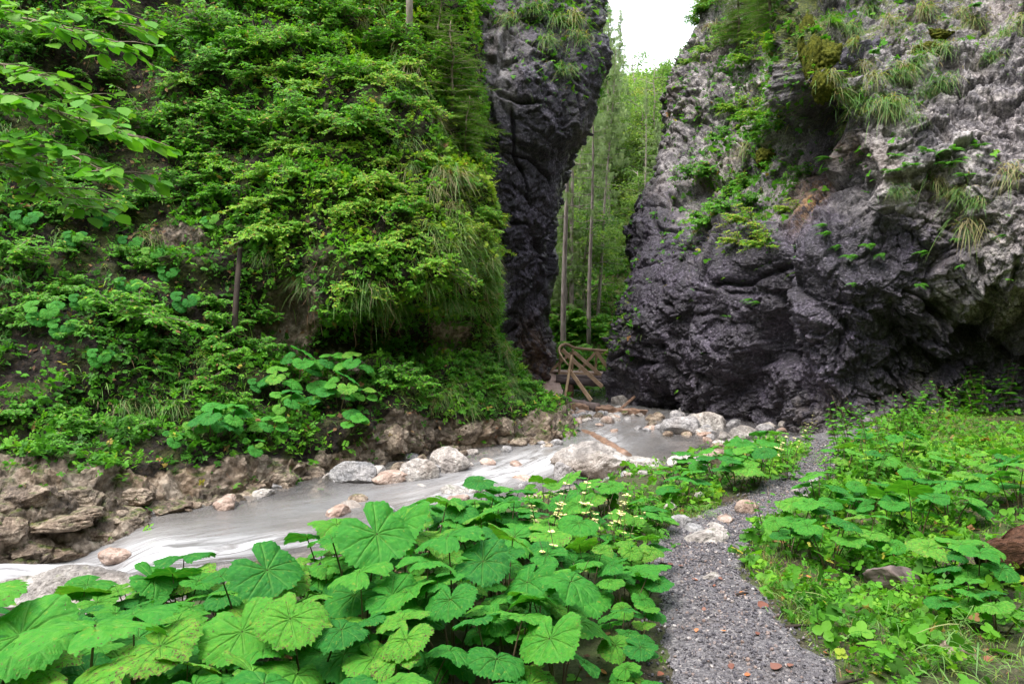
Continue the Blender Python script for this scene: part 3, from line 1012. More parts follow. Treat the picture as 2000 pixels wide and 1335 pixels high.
def pinnate(leaf, pairs, l, spread=1.15, taper=.8):
    it = []
    for i in range(pairs):
        y = .25 + .6 * i / pairs
        for s in (-1, 1):
            it.append((0, y, 0, -s * spread, random.uniform(-.25, .15), l * (1 - (1 - taper) * abs(i - pairs * .4) / pairs)))
    it.append((0, .85, 0, 0, -.1, l))
    return compound(leaf, it)


def rosette(leaf, n, l0, l1, t0=-.1, t1=.6):
    return compound(leaf, [(random.uniform(-.15, .15), random.uniform(-.15, .15), random.uniform(0, .25), random.uniform(0, 6.28), random.uniform(t0, t1), random.uniform(l0, l1)) for _ in range(n)])


SPRIG_A = pinnate(LEAF5, 3, .48)
SPRIG_B = rosette(LEAFR, 5, .35, .6)
SPRIG_C = rosette(LEAF5, 6, .4, .75)
FAN3 = compound(LEAFR, [(0, 0, 0, a, .15, .8) for a in (-1.9, 0, 1.9)])
NEEDLE = []
for i in range(9):
    y = .06 + i * .1
    for s in (-1, 1):
        c, k = (0, y, 0), .17 * (1 - .35 * i / 9)
        NEEDLE.append([(0, y - .032, .0), (0, y + .032, .0), (s * k, y + .12, .03 * (i % 3 - 1))])
NEEDLE.append([(-.02, .85, 0), (.02, .85, 0), (0, 1.08, 0)])
NEEDLE.append([(-.012, 0, 0), (.012, 0, 0), (0, 1., .0)])
TW_V = np.array(NEEDLE, float).reshape(-1, 3)
TW_F = np.arange(len(TW_V)).reshape(-1, 3)
HANG = np.array([[(a - .035, 0, 0), (a + .035, 0, 0), (a * .8, d, -l)] for a, d, l in ((-.22, .05, .5), (-.13, -.04, .75), (-.04, .06, 1.), (.05, -.05, .9), (.14, .04, .7), (.22, -.02, .45))], float).reshape(-1, 3)
HANG_F = np.arange(18).reshape(-1, 3)


def unit(v):
    return v / (np.linalg.norm(v, axis=-1, keepdims=True) + 1e-9)


# ------------------------------------------------------------------ plant prototypes: (branch mesh, foliage mesh) pairs
def shrub_meshes(seed, L=.9, stems=6, leaf=.085, tint=.5, flat=.75, tw=3, leaftpl=LEAF8, droop=.5, face=.55, gap=.5, jit=.28):
    r = np.random.default_rng(seed)
    br, fo = MB(), MB()
    pos, fw, up = [], [], []
    for k in range(stems):
        d = unit(np.array([r.normal(0, .7), r.uniform(.2, 1.), r.uniform(.1, 1.1)]))
        l = L * r.uniform(.6, 1.15)
        n = 9
        t = np.linspace(0, 1, n)
        side = unit(np.array([r.normal(), r.normal() * .3, 0]))
        pts = d * (t * l)[:, None] + side * (.12 * l * t ** 2)[:, None] - np.array([0, 0, 1.]) * (droop * .5 * l * t ** 2.2)[:, None] + r.normal(0, .012 * l, (n, 3)) * t[:, None]
        br.add(*tube(pts, np.linspace(.013, .004, n) * L, 5))
        for i in range(2, n):
            for q in range(tw):
                a = r.uniform(-1.25, 1.25)
                dd = unit(pts[i] - pts[i - 1])
                hd = math.atan2(dd[0], dd[1]) + a
                td = unit(np.array([math.sin(hd), math.cos(hd), r.normal(-.05, .22)]))
                tl = l * r.uniform(.18, .42) * (1.15 - .6 * t[i])
                e = pts[i] + td * tl - np.array([0, 0, .18 * tl])
                br.add(*tube(np.stack([pts[i], (pts[i] + e) / 2 + (0, 0, .04 * tl), e]), [.0035 * L, .0025 * L, .0012 * L], 4, False))
                m = max(2, int(tl / (leaf * gap)))
                for j in range(m + 1):
                    u = (j + .7) / (m + .7)
                    p = pts[i] + (e - pts[i]) * u + (0, 0, .04 * tl * 4 * u * (1 - u))
                    for s in ((-1, 1) if j < m else (0,)):
                        h = hd + s * r.uniform(.7, 1.2)
                        pos.append(p)
                        fw.append((math.sin(h), math.cos(h), r.normal(-.22, jit)))
                        up.append((r.normal(0, .3), face + r.normal(0, .3), flat + .1))
    pos, fw, up = np.array(pos), np.array(fw), unit(np.array(up))
    Mx = basis(fw, up) * (leaf * r.uniform(.6, 1.25, len(pos)))[:, None, None]
    a = tint + r.normal(0, .10, len(pos))
    a = np.where(r.random(len(pos)) < .025, r.uniform(.85, 1, len(pos)), a)
    fo.scatter(*leaftpl, Mx, pos, np.clip(a, 0, 1))
    return br.mesh('shrub_branch', M['twig']), fo.mesh('shrub_foliage', M['leaf'])


def tuft_mesh(seed, n=110, L=.6, straw=.2, droop=1., width=.0065, spread=.8, tint=.30):
    r = np.random.default_rng(seed)
    b = MB()
    ns = 6
    for k in range(n):
        az = r.normal(0, spread * 1.25)
        d = np.array([math.sin(az), math.cos(az) * .8 + .2, r.uniform(-.1, 1.2)])
        d = unit(d)
        l = L * r.uniform(.45, 1.1)
        t = np.linspace(0, 1, ns)
        base = r.normal(0, .09, 3) * (1.5, .5, 1.)
        pts = base + d * (t * l * .75)[:, None] - np.array([0, 0, 1]) * (droop * l * r.uniform(.5, .95) * t ** 2)[:, None] + np.array([r.normal(0, .05), r.normal(0, .05), 0]) * t[:, None] ** 2
        s = unit(np.cross(d, (0, 0, 1.)) + r.normal(0, .25, 3))
        w = width * r.uniform(.6, 1.2) * np.array([.8, 1, .95, .8, .5, .06])
        V = np.concatenate([pts - s * w[:, None], pts + s * w[:, None]])
        Q = np.array([(i, i + 1, ns + i + 1, ns + i) for i in range(ns - 1)])
        dry = r.random() < straw
        b.add(V, Q, r.uniform(.8, 1.) if dry else np.clip(r.normal(tint, .12), 0, .7) + .12 * np.tile(t, 2))
    return b.mesh('grass_blades', M['grass'])


def fern_mesh(seed, n=7, L=.5, tint=.45, mat=None):
    r = np.random.default_rng(seed)
    b = MB()
    for k in range(n):
        az = (k + r.uniform(-.3, .3)) / n * 2 * math.pi if n > 4 else r.normal(0, .8)
        d = np.array([math.sin(az), math.cos(az) * .7 + .35, r.uniform(.35, .9)])
        l = L * r.uniform(.7, 1.1)
        t = np.linspace(0, 1, 23)
        pts = d * (t * l)[:, None] - np.array([0, 0, 1]) * (.75 * l * t ** 2)[:, None]
        b.add(*tube(pts[::2], np.linspace(.004, .001, 12), 4, False), .3)
        tg = unit(np.gradient(pts, axis=0))
        for i in range(3, 23):
            ll = l * .30 * (1 - t[i]) ** .7 * min(1., .45 + 2.5 * t[i]) + .008
            s = unit(np.cross(tg[i], (0, 0, 1.)))
            nrm = np.cross(s, tg[i])
            for sg in (-1, 1):
                f = unit(s * sg + tg[i] * .35 + nrm * -.12)
                b.scatter(*LEAFL, basis(f, nrm)[None] * np.array([min(ll, .07) * .95, ll, ll])[None, None, :], pts[i][None], tint + r.normal(0, .05))
    return b.mesh('fern_fronds', mat or M['leaf'])


def young_spruce(seed, H=1.6, R=.6, tint=.5):
    r = np.random.default_rng(seed)
    br, fo = MB(), MB()
    tp = np.stack([np.cumsum(r.normal(0, .012, 10)) * H, np.cumsum(r.normal(.004, .012, 10)) * H, np.linspace(0, H, 10)], -1)
    br.add(*tube(tp, np.linspace(.022, .004, 10) * H, 6))
    P, Fw, Up, S = [], [], [], []
    z = .12 * H
    while z < H * .97:
        k = 1 - z / H
        for q in range(6):
            az = r.uniform(0, 6.28)
            l = R * (k ** .75 * .95 + .08) * r.uniform(.6, 1.1)
            d = np.array([math.sin(az), math.cos(az), .25 - .35 * k])
            t = np.linspace(0, 1, 6)
            base = np.array([np.interp(z, tp[:, 2], tp[:, 0]), np.interp(z, tp[:, 2], tp[:, 1]), z])
            pts = base + d * (t * l)[:, None] - np.array([0, 0, .16 * l]) * (t ** 2)[:, None]
            br.add(*tube(pts, np.linspace(.007, .002, 6) * H * .6, 4, False))
            n = max(3, int(l / .055))
            for j in range(n):
                u = (j + .5) / n
                p = base + d * l * u - np.array([0, 0, .16 * l * u * u])
                for s in (-1, 1):
                    h = az + s * r.uniform(.6, 1.1)
                    P.append(p); Fw.append((math.sin(h), math.cos(h), r.normal(-.15, .15))); Up.append((0, 0, 1)); S.append(.5 * l * (1 - u * .65) * r.uniform(.35, .7) + .05)
            P.append(pts[-1]); Fw.append(d); Up.append((0, 0, 1)); S.append(.16)
        z += H * .05 * (1 + .6 * k)
    P, Fw, Up, S = np.array(P), np.array(Fw), np.array(Up), np.array(S)
    Mx = basis(Fw, unit(Up + r.normal(0, .2, Up.shape)))
    k = np.stack([np.maximum(S * .9, .12), S, S], -1)
    fo.scatter(TW_V, TW_F, Mx * k[:, None, :], P, np.clip(tint + r.normal(0, .14, len(P)), 0, 1))
    return br.mesh('spruce_trunk', M['twig']), fo.mesh('spruce_needles', M['needle'])


def far_spruce(seed, H=22., bare=.35, R=2.6):
    r = np.random.default_rng(seed)
    tr, cr = MB(), MB()
    lean = r.normal(0, .02, 2)
    zz = np.linspace(0, H, 14)
    tp = np.stack([lean[0] * zz + .06 * np.sin(zz * .4), lean[1] * zz, zz], -1)
    tr.add(*tube(tp, np.linspace(.17, .02, 14), 8))
    P, Fw, S, A = [], [], [], []
    z = bare * H * .5
    while z < H * .985:
        k = (1 - z / H)
        sparse = z < bare * H
        for q in range(2 if sparse else 5):
            az = r.uniform(0, 6.28)
            l = (R * min(1., 1.6 * k + .06)) * r.uniform(.55, 1.1)
            d = np.array([math.sin(az), math.cos(az), -.12 - .25 * k])
            base = np.array([np.interp(z, zz, tp[:, 0]), np.interp(z, zz, tp[:, 1]), z])
            t = np.linspace(0, 1, 6)
            pts = base + d * (t * l)[:, None] + np.array([0, 0, .22 * l]) * (t ** 2.5)[:, None]
            tr.add(*tube(pts, np.linspace(.028, .007, 6), 4, False))
            if sparse and r.random() < .75:
                continue
            n = int(l / .14)
            for j in range(n):
                u = (j + .8) / n
                c = base + d * l * u + np.array([0, 0, .22 * l * u ** 2.5])
                for s in range(2):
                    P.append(c + r.normal(0, .10, 3)); h = az + r.uniform(-1.3, 1.3); Fw.append((math.sin(h), math.cos(h), 0)); S.append(r.uniform(.28, .7)); A.append(r.normal(.45, .18) + .15 * (u - .5))
        z += H * .028 * (.6 + .6 * k)
    P, Fw, S = np.array(P), np.array(Fw), np.array(S)
    cr.scatter(HANG, HANG_F, basis(Fw, (0, 0, 1)) * S[:, None, None], P, np.clip(A, 0, 1))
    return tr.mesh('trunk', M['trunk']), cr.mesh('crown', M['needle_far_hazed'])


def far_broadleaf(seed, H=9., R=2.6, n=5200, leaf=.17):
    r = np.random.default_rng(seed)
    tr, cr = MB(), MB()
    tp = np.stack([np.cumsum(r.normal(0, .12, 9)), np.cumsum(r.normal(0, .12, 9)), np.linspace(0, H * .9, 9)], -1)
    tr.add(*tube(tp, np.linspace(.11, .025, 9), 7))
    P, U = [], []
    for k in range(34):
        z = H * r.uniform(.12, .97)
        az = r.uniform(0, 6.28)
        l = R * math.sqrt(max(.05, 1 - ((z / H - .45) / .62) ** 2)) * r.uniform(.5, 1.1)
        base = np.array([np.interp(z * .9, tp[:, 2], tp[:, 0]), np.interp(z * .9, tp[:, 2], tp[:, 1]), z * .9])
        e = base + np.array([math.sin(az) * l, math.cos(az) * l, l * r.uniform(-.05, .45)])
        tr.add(*tube(np.stack([base, (base + e) / 2 + (0, 0, .1 * l), e]), [.035, .022, .008], 5, False))
        m = n // 34
        t = r.random(m) ** .6
        c = base + (e - base) * t[:, None]
        sp = .18 + .42 * t * l / R
        P.append(c + np.stack([r.normal(0, sp), r.normal(0, sp), r.normal(0, .17, m)], -1))
        U.append(np.full(m, r.normal(0, .14)))
    P, U = np.concatenate(P), np.concatenate(U)
    fw = np.stack([r.normal(size=len(P)), r.normal(size=len(P)), r.normal(-.2, .3, len(P))], -1)
    up = np.stack([r.normal(0, .4, len(P)), r.normal(0, .4, len(P)), np.ones(len(P))], -1)
    cr.scatter(*LEAF5, basis(fw, unit(up)) * (leaf * r.uniform(.6, 1.3, len(P)))[:, None, None], P, np.clip(.45 + U + r.normal(0, .1, len(P)), 0, 1))
    return tr.mesh('trunk', M['trunk']), cr.mesh('crown', M['leaf_far_hazed'])


def herb_meshes(seed, H=.6, stems=4, leaf=.11, tint=.42, flower=False, tpl=LEAF8, flat=.7):
    r = np.random.default_rng(seed)
    st, fo, fl = MB(), MB(), MB()
    for k in range(stems):
        az = r.uniform(0, 6.28)
        l = H * r.uniform(.6, 1.1)
        t = np.linspace(0, 1, 8)
        out = np.array([math.sin(az), math.cos(az), 0])
        pts = out * r.uniform(.0, .08) + out * (.28 * l * t ** 1.5)[:, None] + np.array([0, 0, l]) * t[:, None]
        st.add(*tube(pts, np.linspace(.005, .002, 8), 5))
        n = max(5, int(l / .075))
        for j in range(1, n):
            u = j / n
            p = np.array([np.interp(u, t, pts[:, q]) for q in range(3)])
            top = flower and u > .62
            for s in (0, math.pi):
                h = az + s + j * 1.57 + r.normal(0, .2)
                s_ = leaf * (1.15 - .6 * u) * r.uniform(.75, 1.15)
                if top:
                    s_ *= .35
                f = (math.sin(h), math.cos(h), r.normal(-.05, .2))
                fo.scatter(*tpl, basis(f, (r.normal(0, .2), r.normal(0, .2), flat))[None] * s_, (p + np.array([math.sin(h), math.cos(h), .1]) * .02)[None], np.clip(tint + r.normal(0, .08), 0, 1))
            if top:
                for q in range(3):
                    h = r.uniform(0, 6.28)
                    f = (math.sin(h), math.cos(h), r.uniform(-.1, .6))
                    fl.scatter(*LEAFR, basis(f, (0, 0, 1))[None] * .034, p[None], .5)
    out = [st.mesh('herb_stem', M['stalk']), fo.mesh('herb_leaves', M['leaf'])]
    if flower:
        out.append(fl.mesh('herb_flowers', M['flower']))
    return out


M['flower'] = mat_simple('pale_yellow_petal', (.55, .50, .16), (.72, .68, .32), 20., .6, .2, bump=.05)


# ------------------------------------------------------------------ butterbur
def butterbur_leaf(seed):
    r = np.random.default_rng(seed)
    nr_, nt = 15, 132
    th = np.linspace(-math.pi, math.pi, nt)
    rr = np.linspace(.0, 1, nr_) ** .8
    ph = r.uniform(0, 6.28, 6)
    out = 1 - .80 * np.exp(-((math.pi - np.abs(th)) / .20) ** 2) + .015 * np.cos(8.5 * th + ph[0] * .2) + .05 * np.cos(3 * th + ph[1])
    out += .10 * np.exp(-((math.pi - .85 - np.abs(th)) / .45) ** 2)
    mains = np.array([0, .62, -.62, 1.22, -1.22, 1.85, -1.85, 2.5, -2.5]) + r.normal(0, .06, 9)
    out += (.025 * np.exp(-((th[:, None] - mains) / .17) ** 2) * r.uniform(.4, 1.2, 9)).sum(-1) - .04
    out += .055 * (((th * 19 / 6.28 + .12 * np.sin(3 * th + ph[5])) % 1) - .5) * np.sign(th) * -1 + .028 * np.sin(43 * th + ph[2]) + r.normal(0, .008, nt)
    RR, TH = np.meshgrid(rr, th, indexing='ij')
    R_ = RR * out[None]
    x, y = R_ * np.sin(TH) * 1.04, R_ * np.cos(TH) * .92
    dth = np.abs((TH[..., None] - mains + math.pi) % (2 * math.pi) - math.pi)
    k = dth.argmin(-1)
    dm = dth.min(-1)
    lat = R_ * np.sin(np.minimum(dm, 1.2))
    al = R_ * np.cos(dm)
    v1 = np.exp(-(lat / (.016 + .012 * (1 - RR))) ** 2) * sstep(1.05, .8, RR)
    sec = np.exp(-((((al - lat * .75) / .19 + .13 * k) % 1 - .5) / .11) ** 2) * sstep(.15, .3, RR) * sstep(.0, .05, lat)
    vein = np.clip(v1 + .45 * sec, 0, 1)
    puff = .022 * np.sqrt(np.clip(lat, 0, 1)) * (1 - .45 * sec) - .010 * sec
    z = puff - .025 * v1 + .08 * np.sin(2 * TH + ph[3]) * R_ ** 2 + .05 * np.sin(3 * TH + ph[4]) * R_ ** 2 + .022 * np.sin(7 * TH + ph[5]) * R_ ** 3 + .02 * np.sin(13 * TH + ph[0]) * R_ ** 4 + r.uniform(-.02, .14) * np.abs(x)
    z += .12 * R_ * sstep(0, .5, R_) - r.uniform(.18, .36) * R_ ** 2.3
    z -= .10 * np.exp(-(x / .12) ** 2) * np.maximum(-y, 0)
    V = np.stack([x, y, z], -1).reshape(-1, 3)
    V = V + .035 * fbm(V * 2.6 + seed, 3, seed)[:, None] * (0, 0, 1)
    return make_mesh('butterbur_leaf', V, grid_faces(nr_, nt), M['butterbur'], {'vein': vein.ravel(), 'rim': RR.ravel()})


BLEAF = [butterbur_leaf(200 + i) for i in range(9)]
for m_ in BLEAF:          # every leaf mesh must show its upper side toward +z
    if m_.polygons[len(m_.polygons) // 2].normal.z < 0:
        m_.flip_normals()


def butterbur_plant(seed, n=5, size=.20, height=.5, spread=.32, droop=.35):
    """an Empty with leaf and stalk children; seven shapes are built, the rest are copies"""
    r = np.random.default_rng(seed)
    root = bpy.data.objects.new('butterbur_plant', None)
    root.empty_display_size = .1
    COL.objects.link(root)
    a0 = r.uniform(0, 6.28)
    for k in range(n):
        az = a0 + k * 2.4 + r.normal(0, .25)
        rad = spread * (.25 + .75 * math.sqrt((k + .6) / n)) * r.uniform(.8, 1.15)
        h = height * (1.05 - .55 * (k / n)) * r.uniform(.85, 1.1)
        c = np.array([math.sin(az) * rad, math.cos(az) * rad, h])
        base = np.array([math.sin(az), math.cos(az), 0]) * .03
        t = np.linspace(0, 1, 8)[:, None]
        mid = base * .6 + c * .4 + np.array([0, 0, .16 * h])
        pts = base * (1 - t) ** 2 + mid * 2 * t * (1 - t) + c * t ** 2
        pts = pts - np.array([0, 0, .07]) * (1 - t) ** 4
        q = tube(pts, np.linspace(.0085, .0045, 8), 6, False)
        s = size * r.uniform(.55, 1.12)
        tilt = droop * r.uniform(-.15, 1.15)
        f = np.array([math.sin(az) * math.cos(tilt), math.cos(az) * math.cos(tilt), -math.sin(tilt)])
        up = unit(np.array([r.normal(0, .2), r.normal(0, .2), 1.]))
        B = basis(f, up)
        lf = link('leaf', BLEAF[r.integers(len(BLEAF))], root)
        lf.matrix_local = Matrix.Translation(c) @ Matrix(B.tolist()).to_4x4() @ Matrix.Scale(s, 4)
        link('stalk', make_mesh('leaf_stalk', *q, M['stalk']), root)
    return root


# ------------------------------------------------------------------ stones
def ico(sub):
    bm = bmesh.new()
    bmesh.ops.create_icosphere(bm, subdivisions=sub, radius=1.)
    V = np.array([v.co[:] for v in bm.verts])
    Fc = np.array([[v.index for v in f.verts] for f in bm.faces])
    bm.free()
    return V, Fc


ICO2, ICO4, ICO5 = ico(2), ico(4), ico(5)


def stone(seed, base=ICO4, cuts=12, rough=1., keep=.9):
    r = np.random.default_rng(seed)
    V = base[0].copy()
    for k in range(cuts):
        n = unit(r.normal(size=3))
        d = r.uniform(.55, .95)
        V = V - n * (np.maximum(V @ n - d, 0) * keep)[:, None]
    o = r.uniform(-50, 50, 3)
    V = V * (1 + rough * (.10 * fbm(V * 1.3 + o, 3, 300) + .045 * ridged(V * 3.2 + o, 3, 301) + .02 * fbm(V * 10 + o, 2, 302)))[:, None]
    return V, base[1]


def stone_mesh(seed, mat, **k):
    V, Fc = stone(seed, **k)
    return make_mesh('stone', V, Fc, mat)


# ------------------------------------------------------------------ labels: what it is + where it stands, made unique by order
THINGS = []


def reg(o, what, cat, group, zone, where=None, order='h'):
    """remember a thing; its label is written once everything stands"""
    if cat:
        o['category'] = cat
    if group:
        o['group'] = group
    THINGS.append((o, what, zone, where, order))
    return o


MARKS = {
    'left': [('near the pale tree stem', 800, 40), ('beside the young spruce', 880, 150), ('at the dark rock pillar', 950, 330), ('over the rocky hollow', 690, 570), ('under the hanging turf', 700, 690),
             ('by the dark dead stem', 480, 560), ('above the bank butterburs', 640, 740), ('on the grassy promontory', 980, 690), ('above the promontory tip', 1010, 780), ('on the dark upper slope', 300, 120),
             ('under the hazel sprays', 130, 330), ('on the shady lower slope', 120, 620), ('above the bank ledges', 250, 800), ('on the middle slope', 420, 380), ('on the sunlit turf edge', 900, 480), ('at the top of the slope', 560, 60), ('under the bright shrubs', 640, 420)],
    'right': [('on the mossy rock nose', 1590, 110), ('beside the ochre rock', 1560, 370), ('on the tall rock fin', 1310, 200), ('in the green gully', 1450, 250), ('at the foot of the gully', 1480, 430), ('on the grassy ledge', 1720, 190),
              ('at the cliff top', 1850, 40), ('on the pale upper face', 1880, 230), ('on the fern ledge', 1800, 320), ('on the dark wet face', 1650, 480), ('at the pale right boulder', 1940, 500), ('on the low fin shoulder', 1215, 610), ('on the lower fin', 1290, 430)],
    'fore': [('at the water side', 820, 960), ('by the gravel path', 1250, 1160), ('in the lower left corner', 120, 1280), ('above the slab', 330, 1120), ('in the middle of the bed', 760, 1170), ('by the pale boulder', 1130, 950), ('at the bottom edge', 780, 1310), ('near the yellow sage', 1080, 1060), ('in front of the path', 1180, 1290)],
    'ground': [('beside the gravel path', 1520, 1050), ('by the pebbly shore', 1450, 900), ('beside the rotten log', 1880, 1090), ('under the right cliff', 1850, 770), ('at the path bend', 1560, 960), ('on the grassy patch', 1850, 900), ('by the broken stump', 1740, 1130), ('in the lower right corner', 1880, 1270)],
    'water': [('below the timber beam', 1120, 805), ('beside the flat grey block', 1340, 825), ('under the promontory', 1000, 850), ('below the bank butterburs', 720, 900), ('at the pebbly shore', 1500, 850), ('by the pale boulder', 1180, 900), ('by the white slab', 150, 1150), ('under the bank ledges', 300, 950), ('at the foot of the right cliff', 1400, 815), ('by the white water', 250, 1060)],
    'far': [('behind the footbridge', 1130, 600), ('against the white sky', 1250, 80), ('beside the tall bare trunk', 1215, 350), ('behind the dark pillar', 1110, 330), ('behind the rock fin', 1270, 300)],
}
ORD = ['first', 'second', 'third', 'fourth', 'fifth', 'sixth', 'seventh', 'eighth', 'ninth', 'tenth', 'eleventh', 'twelfth', 'thirteenth', 'fourteenth', 'fifteenth', 'sixteenth', 'seventeenth', 'eighteenth', 'nineteenth', 'twentieth']


def write_labels():
    bpy.context.view_layer.update()
    packs = {}
    for o, what, zone, where, order in THINGS:
        p = np.array(o.matrix_world.translation)
        if o.type == 'MESH':
            p = np.array(o.matrix_world @ (sum((Vector(c) for c in o.bound_box), Vector()) / 8))
        px, py = proj(p)
        w = where
        if w is None and zone:
            w = min(MARKS[zone], key=lambda m: (m[1] - px) ** 2 + (m[2] - py) ** 2)[0]
        packs.setdefault((what + ' ' + w if w else what, order), []).append((py if order == 'h' else px, o))
    for (base, order), lst in packs.items():
        lst.sort(key=lambda q: q[0])
        n = len(lst)
        for i, (_, o) in enumerate(lst):
            lab = base
            if n > 1:
                nth = ORD[i] if i < 20 else f'{i + 1}th'
                if order == 'h':
                    lab += ', ' + ('topmost' if i == 0 else 'lowest' if i == n - 1 else f'{nth} from the top')
                else:
                    lab += ', ' + ('leftmost' if i == 0 else 'rightmost' if i == n - 1 else f'{nth} from the left')
            o['label'] = lab
# ------------------------------------------------------------------ planting: left slope
def spread_pts(S, n, mask, mind, rng=RNG, tries=14):
    """scattered points on a face, no two closer than mind"""
    Q, N = S.sample(n * tries, mask, rng)
    keep = []
    for i in range(len(Q)):
        if all(np.sum((Q[i] - Q[j]) ** 2) > mind ** 2 for j in keep):
            keep.append(i)
            if len(keep) == n:
                break
    return [(Q[i], N[i]) for i in keep]


def plant(protos, name, p, n, scale, spin=.5):
    """put one plant (Empty + parts, or single mesh) at p with its +y side turned to the outward direction n"""
    az = math.atan2(n[0], n[1]) + random.uniform(-spin, spin)
    k = random.randrange(len(protos))
    src = protos[k]
    if isinstance(src, bpy.types.Mesh):
        o = link(name, src)
    else:
        o = bpy.data.objects.new(name, None)
        o.empty_display_size = .1
        COL.objects.link(o)
        for part, me in src:
            link(part, me, o)
    o.location = [float(v) for v in p]
    o.rotation_euler = (random.uniform(-.12, .12), random.uniform(-.12, .12), -az)
    o.scale = (scale,) * 3
    return o


def shr(seed, **k):
    b, f = shrub_meshes(seed, **k)
    return [('branch', b), ('foliage', f)]


SH_BRIGHT = [shr(400 + i, L=.95, stems=13, leaf=.085, tint=.68, flat=.5, face=.9, tw=2, gap=.8, jit=.4, droop=1.1) for i in range(4)]
SH_MID = [shr(410 + i, L=1.1, stems=9, leaf=.095, tint=.5, flat=.9, tw=2, gap=.75, jit=.3) for i in range(4)]
SH_SMALL = [shr(420 + i, L=.5, stems=9, leaf=.06, tint=.46, flat=.7, tw=2, gap=.7, jit=.4) for i in range(3)]
SH_YEL = [shr(430 + i, L=.6, stems=9, leaf=.05, tint=.74, flat=.7, tw=2, gap=.7, jit=.4) for i in range(2)]
TUFTS = [tuft_mesh(440 + i, 150, .6, s, 1.1) for i, s in enumerate((.12, .25, .4, .2))]
TUFT_LIME = [tuft_mesh(470 + i, 130, .5, .1, 1., .0055, .9, .55) for i in range(2)]
TUFT_DRY = [tuft_mesh(446 + i, 110, .65, .68, 1.25) for i in range(2)]
TUFT_UP = [tuft_mesh(450 + i, 70, .3, .06, .7, .004, 1.6, .4) for i in range(3)]
FERNS = [fern_mesh(460 + i, 7, .42, .42) for i in range(3)]
FERN_HANG = [fern_mesh(466 + i, 4, .34, .36) for i in range(2)]


def inframe(px, py):
    return (px > -60) & (px < 2060) & (py > -60) & (py < 1380)


def lslope(px, py):
    return inframe(px, py) * (1 - sstep(.3, .7, bank_mask(px, py)))


def m_bright(px, py, S):
    return lslope(px, py) * (1.2 * ell(px, py, 660, 380, 170, 190) + .8 * ell(px, py, 760, 260, 150, 120) + .5 * ell(px, py, 560, 150, 200, 110) + .5 * ell(px, py, 860, 480, 90, 90))


def m_mid(px, py, S):
    return lslope(px, py) * (1. * ell(px, py, 480, 130, 260, 140) + .7 * ell(px, py, 700, 60, 150, 80) + .6 * ell(px, py, 420, 320, 200, 130) + .35 * ell(px, py, 150, 520, 160, 90))


def m_small(px, py, S):
    return lslope(px, py) * sstep(1060, 960, px) * (.25 + ell(px, py, 250, 700, 330, 130) + .5 * ell(px, py, 200, 480, 250, 100) + .4 * ell(px, py, 880, 420, 100, 200) + .4 * ell(px, py, 950, 700, 80, 80))


for q, nn in spread_pts(left, 60, m_bright, .3):
    reg(plant(SH_BRIGHT, 'leafy_shrub', q - nn * .10, nn, random.uniform(.45, .85)), 'pale green leafy shrub', 'shrub', 'leafy shrubs on the left slope', 'left')
for q, nn in spread_pts(left, 44, m_mid, .42):
    reg(plant(SH_MID, 'spreading_shrub', q - nn * .08, nn, random.uniform(.55, 1.)), 'deep green shrub in flat sprays', 'shrub', 'leafy shrubs on the left slope', 'left')
for q, nn in spread_pts(left, 110, m_small, .26):
    reg(plant(SH_SMALL, 'small_shrub', q - nn * .04, nn, random.uniform(.6, 1.2)), 'low dark green bush', 'bush', 'low bushes on the left slope', 'left')
for q, nn in spread_pts(left, 26, lambda px, py, S: lslope(px, py) * (ell(px, py, 880, 450, 90, 70) + .6 * ell(px, py, 720, 520, 60, 40)), .35):
    reg(plant(SH_YEL, 'yellowish_bush', q - nn * .04, nn, random.uniform(.6, 1.)), 'small yellowish green bush', 'bush', 'low bushes on the left slope', 'left')


def m_tuft(px, py, S):
    e = [(690, 575, 60, 20), (890, 540, 70, 80), (930, 500, 40, 120), (830, 590, 60, 30), (780, 110, 60, 90), (870, 330, 60, 90), (920, 250, 30, 120), (340, 300, 60, 60), (230, 270, 40, 40), (930, 690, 70, 60), (1000, 740, 40, 40), (540, 500, 60, 40), (880, 760, 90, 30), (680, 30, 80, 40)]
    return inframe(px, py) * (sum(ell(px, py, *a) for a in e) + .05) * sstep(800, 780, py)


for q, nn in spread_pts(left, 150, m_tuft, .18):
    dry = random.random() < .22
    reg(plant(TUFT_DRY if dry else TUFTS, 'grass_tuft', q, nn, random.uniform(.45, .95)), 'straw coloured hanging grass tuft' if dry else 'green hanging grass tuft', 'grass tuft', 'grass tufts on the left slope', 'left')
for px, py, s in ((705, 590, .9), (400, 700, .8), (385, 745, .8), (250, 790, .9), (290, 790, .8), (345, 790, .8), (870, 590, 1.2), (905, 590, 1.), (960, 560, 1.1), (930, 790, 1.), (960, 770, 1.), (1000, 740, 1.), (1020, 760, .9), (870, 770, .8)):
    q, nn = left.near(px, py)
    reg(plant(TUFTS, 'grass_tuft', q, nn, s * .75), 'green hanging grass tuft', 'grass tuft', 'grass tufts on the left slope', 'left')
for px, py in ((900, 430), (930, 450), (950, 480), (920, 500), (960, 520), (940, 550), (970, 560), (900, 540), (880, 480), (860, 440), (960, 600), (930, 600), (880, 590), (850, 560), (840, 500), (910, 470), (948, 430), (900, 760)):
    q, nn = left.near(px - 12, py)
    reg(plant(TUFT_LIME, 'grass_tuft', q, nn, random.uniform(.7, 1.2)), 'lime green grass tuft', 'grass tuft', 'grass tufts on the left slope', 'left')
for px, py in ((795, 110), (805, 130), (785, 90), (770, 60), (820, 160), (720, 40), (870, 330), (900, 340), (880, 360)):
    q, nn = left.near(px, py)
    reg(plant(TUFT_DRY, 'grass_tuft', q, nn, random.uniform(.8, 1.1)), 'long straw coloured grass tuft', 'grass tuft', 'grass tufts on the left slope', 'left')
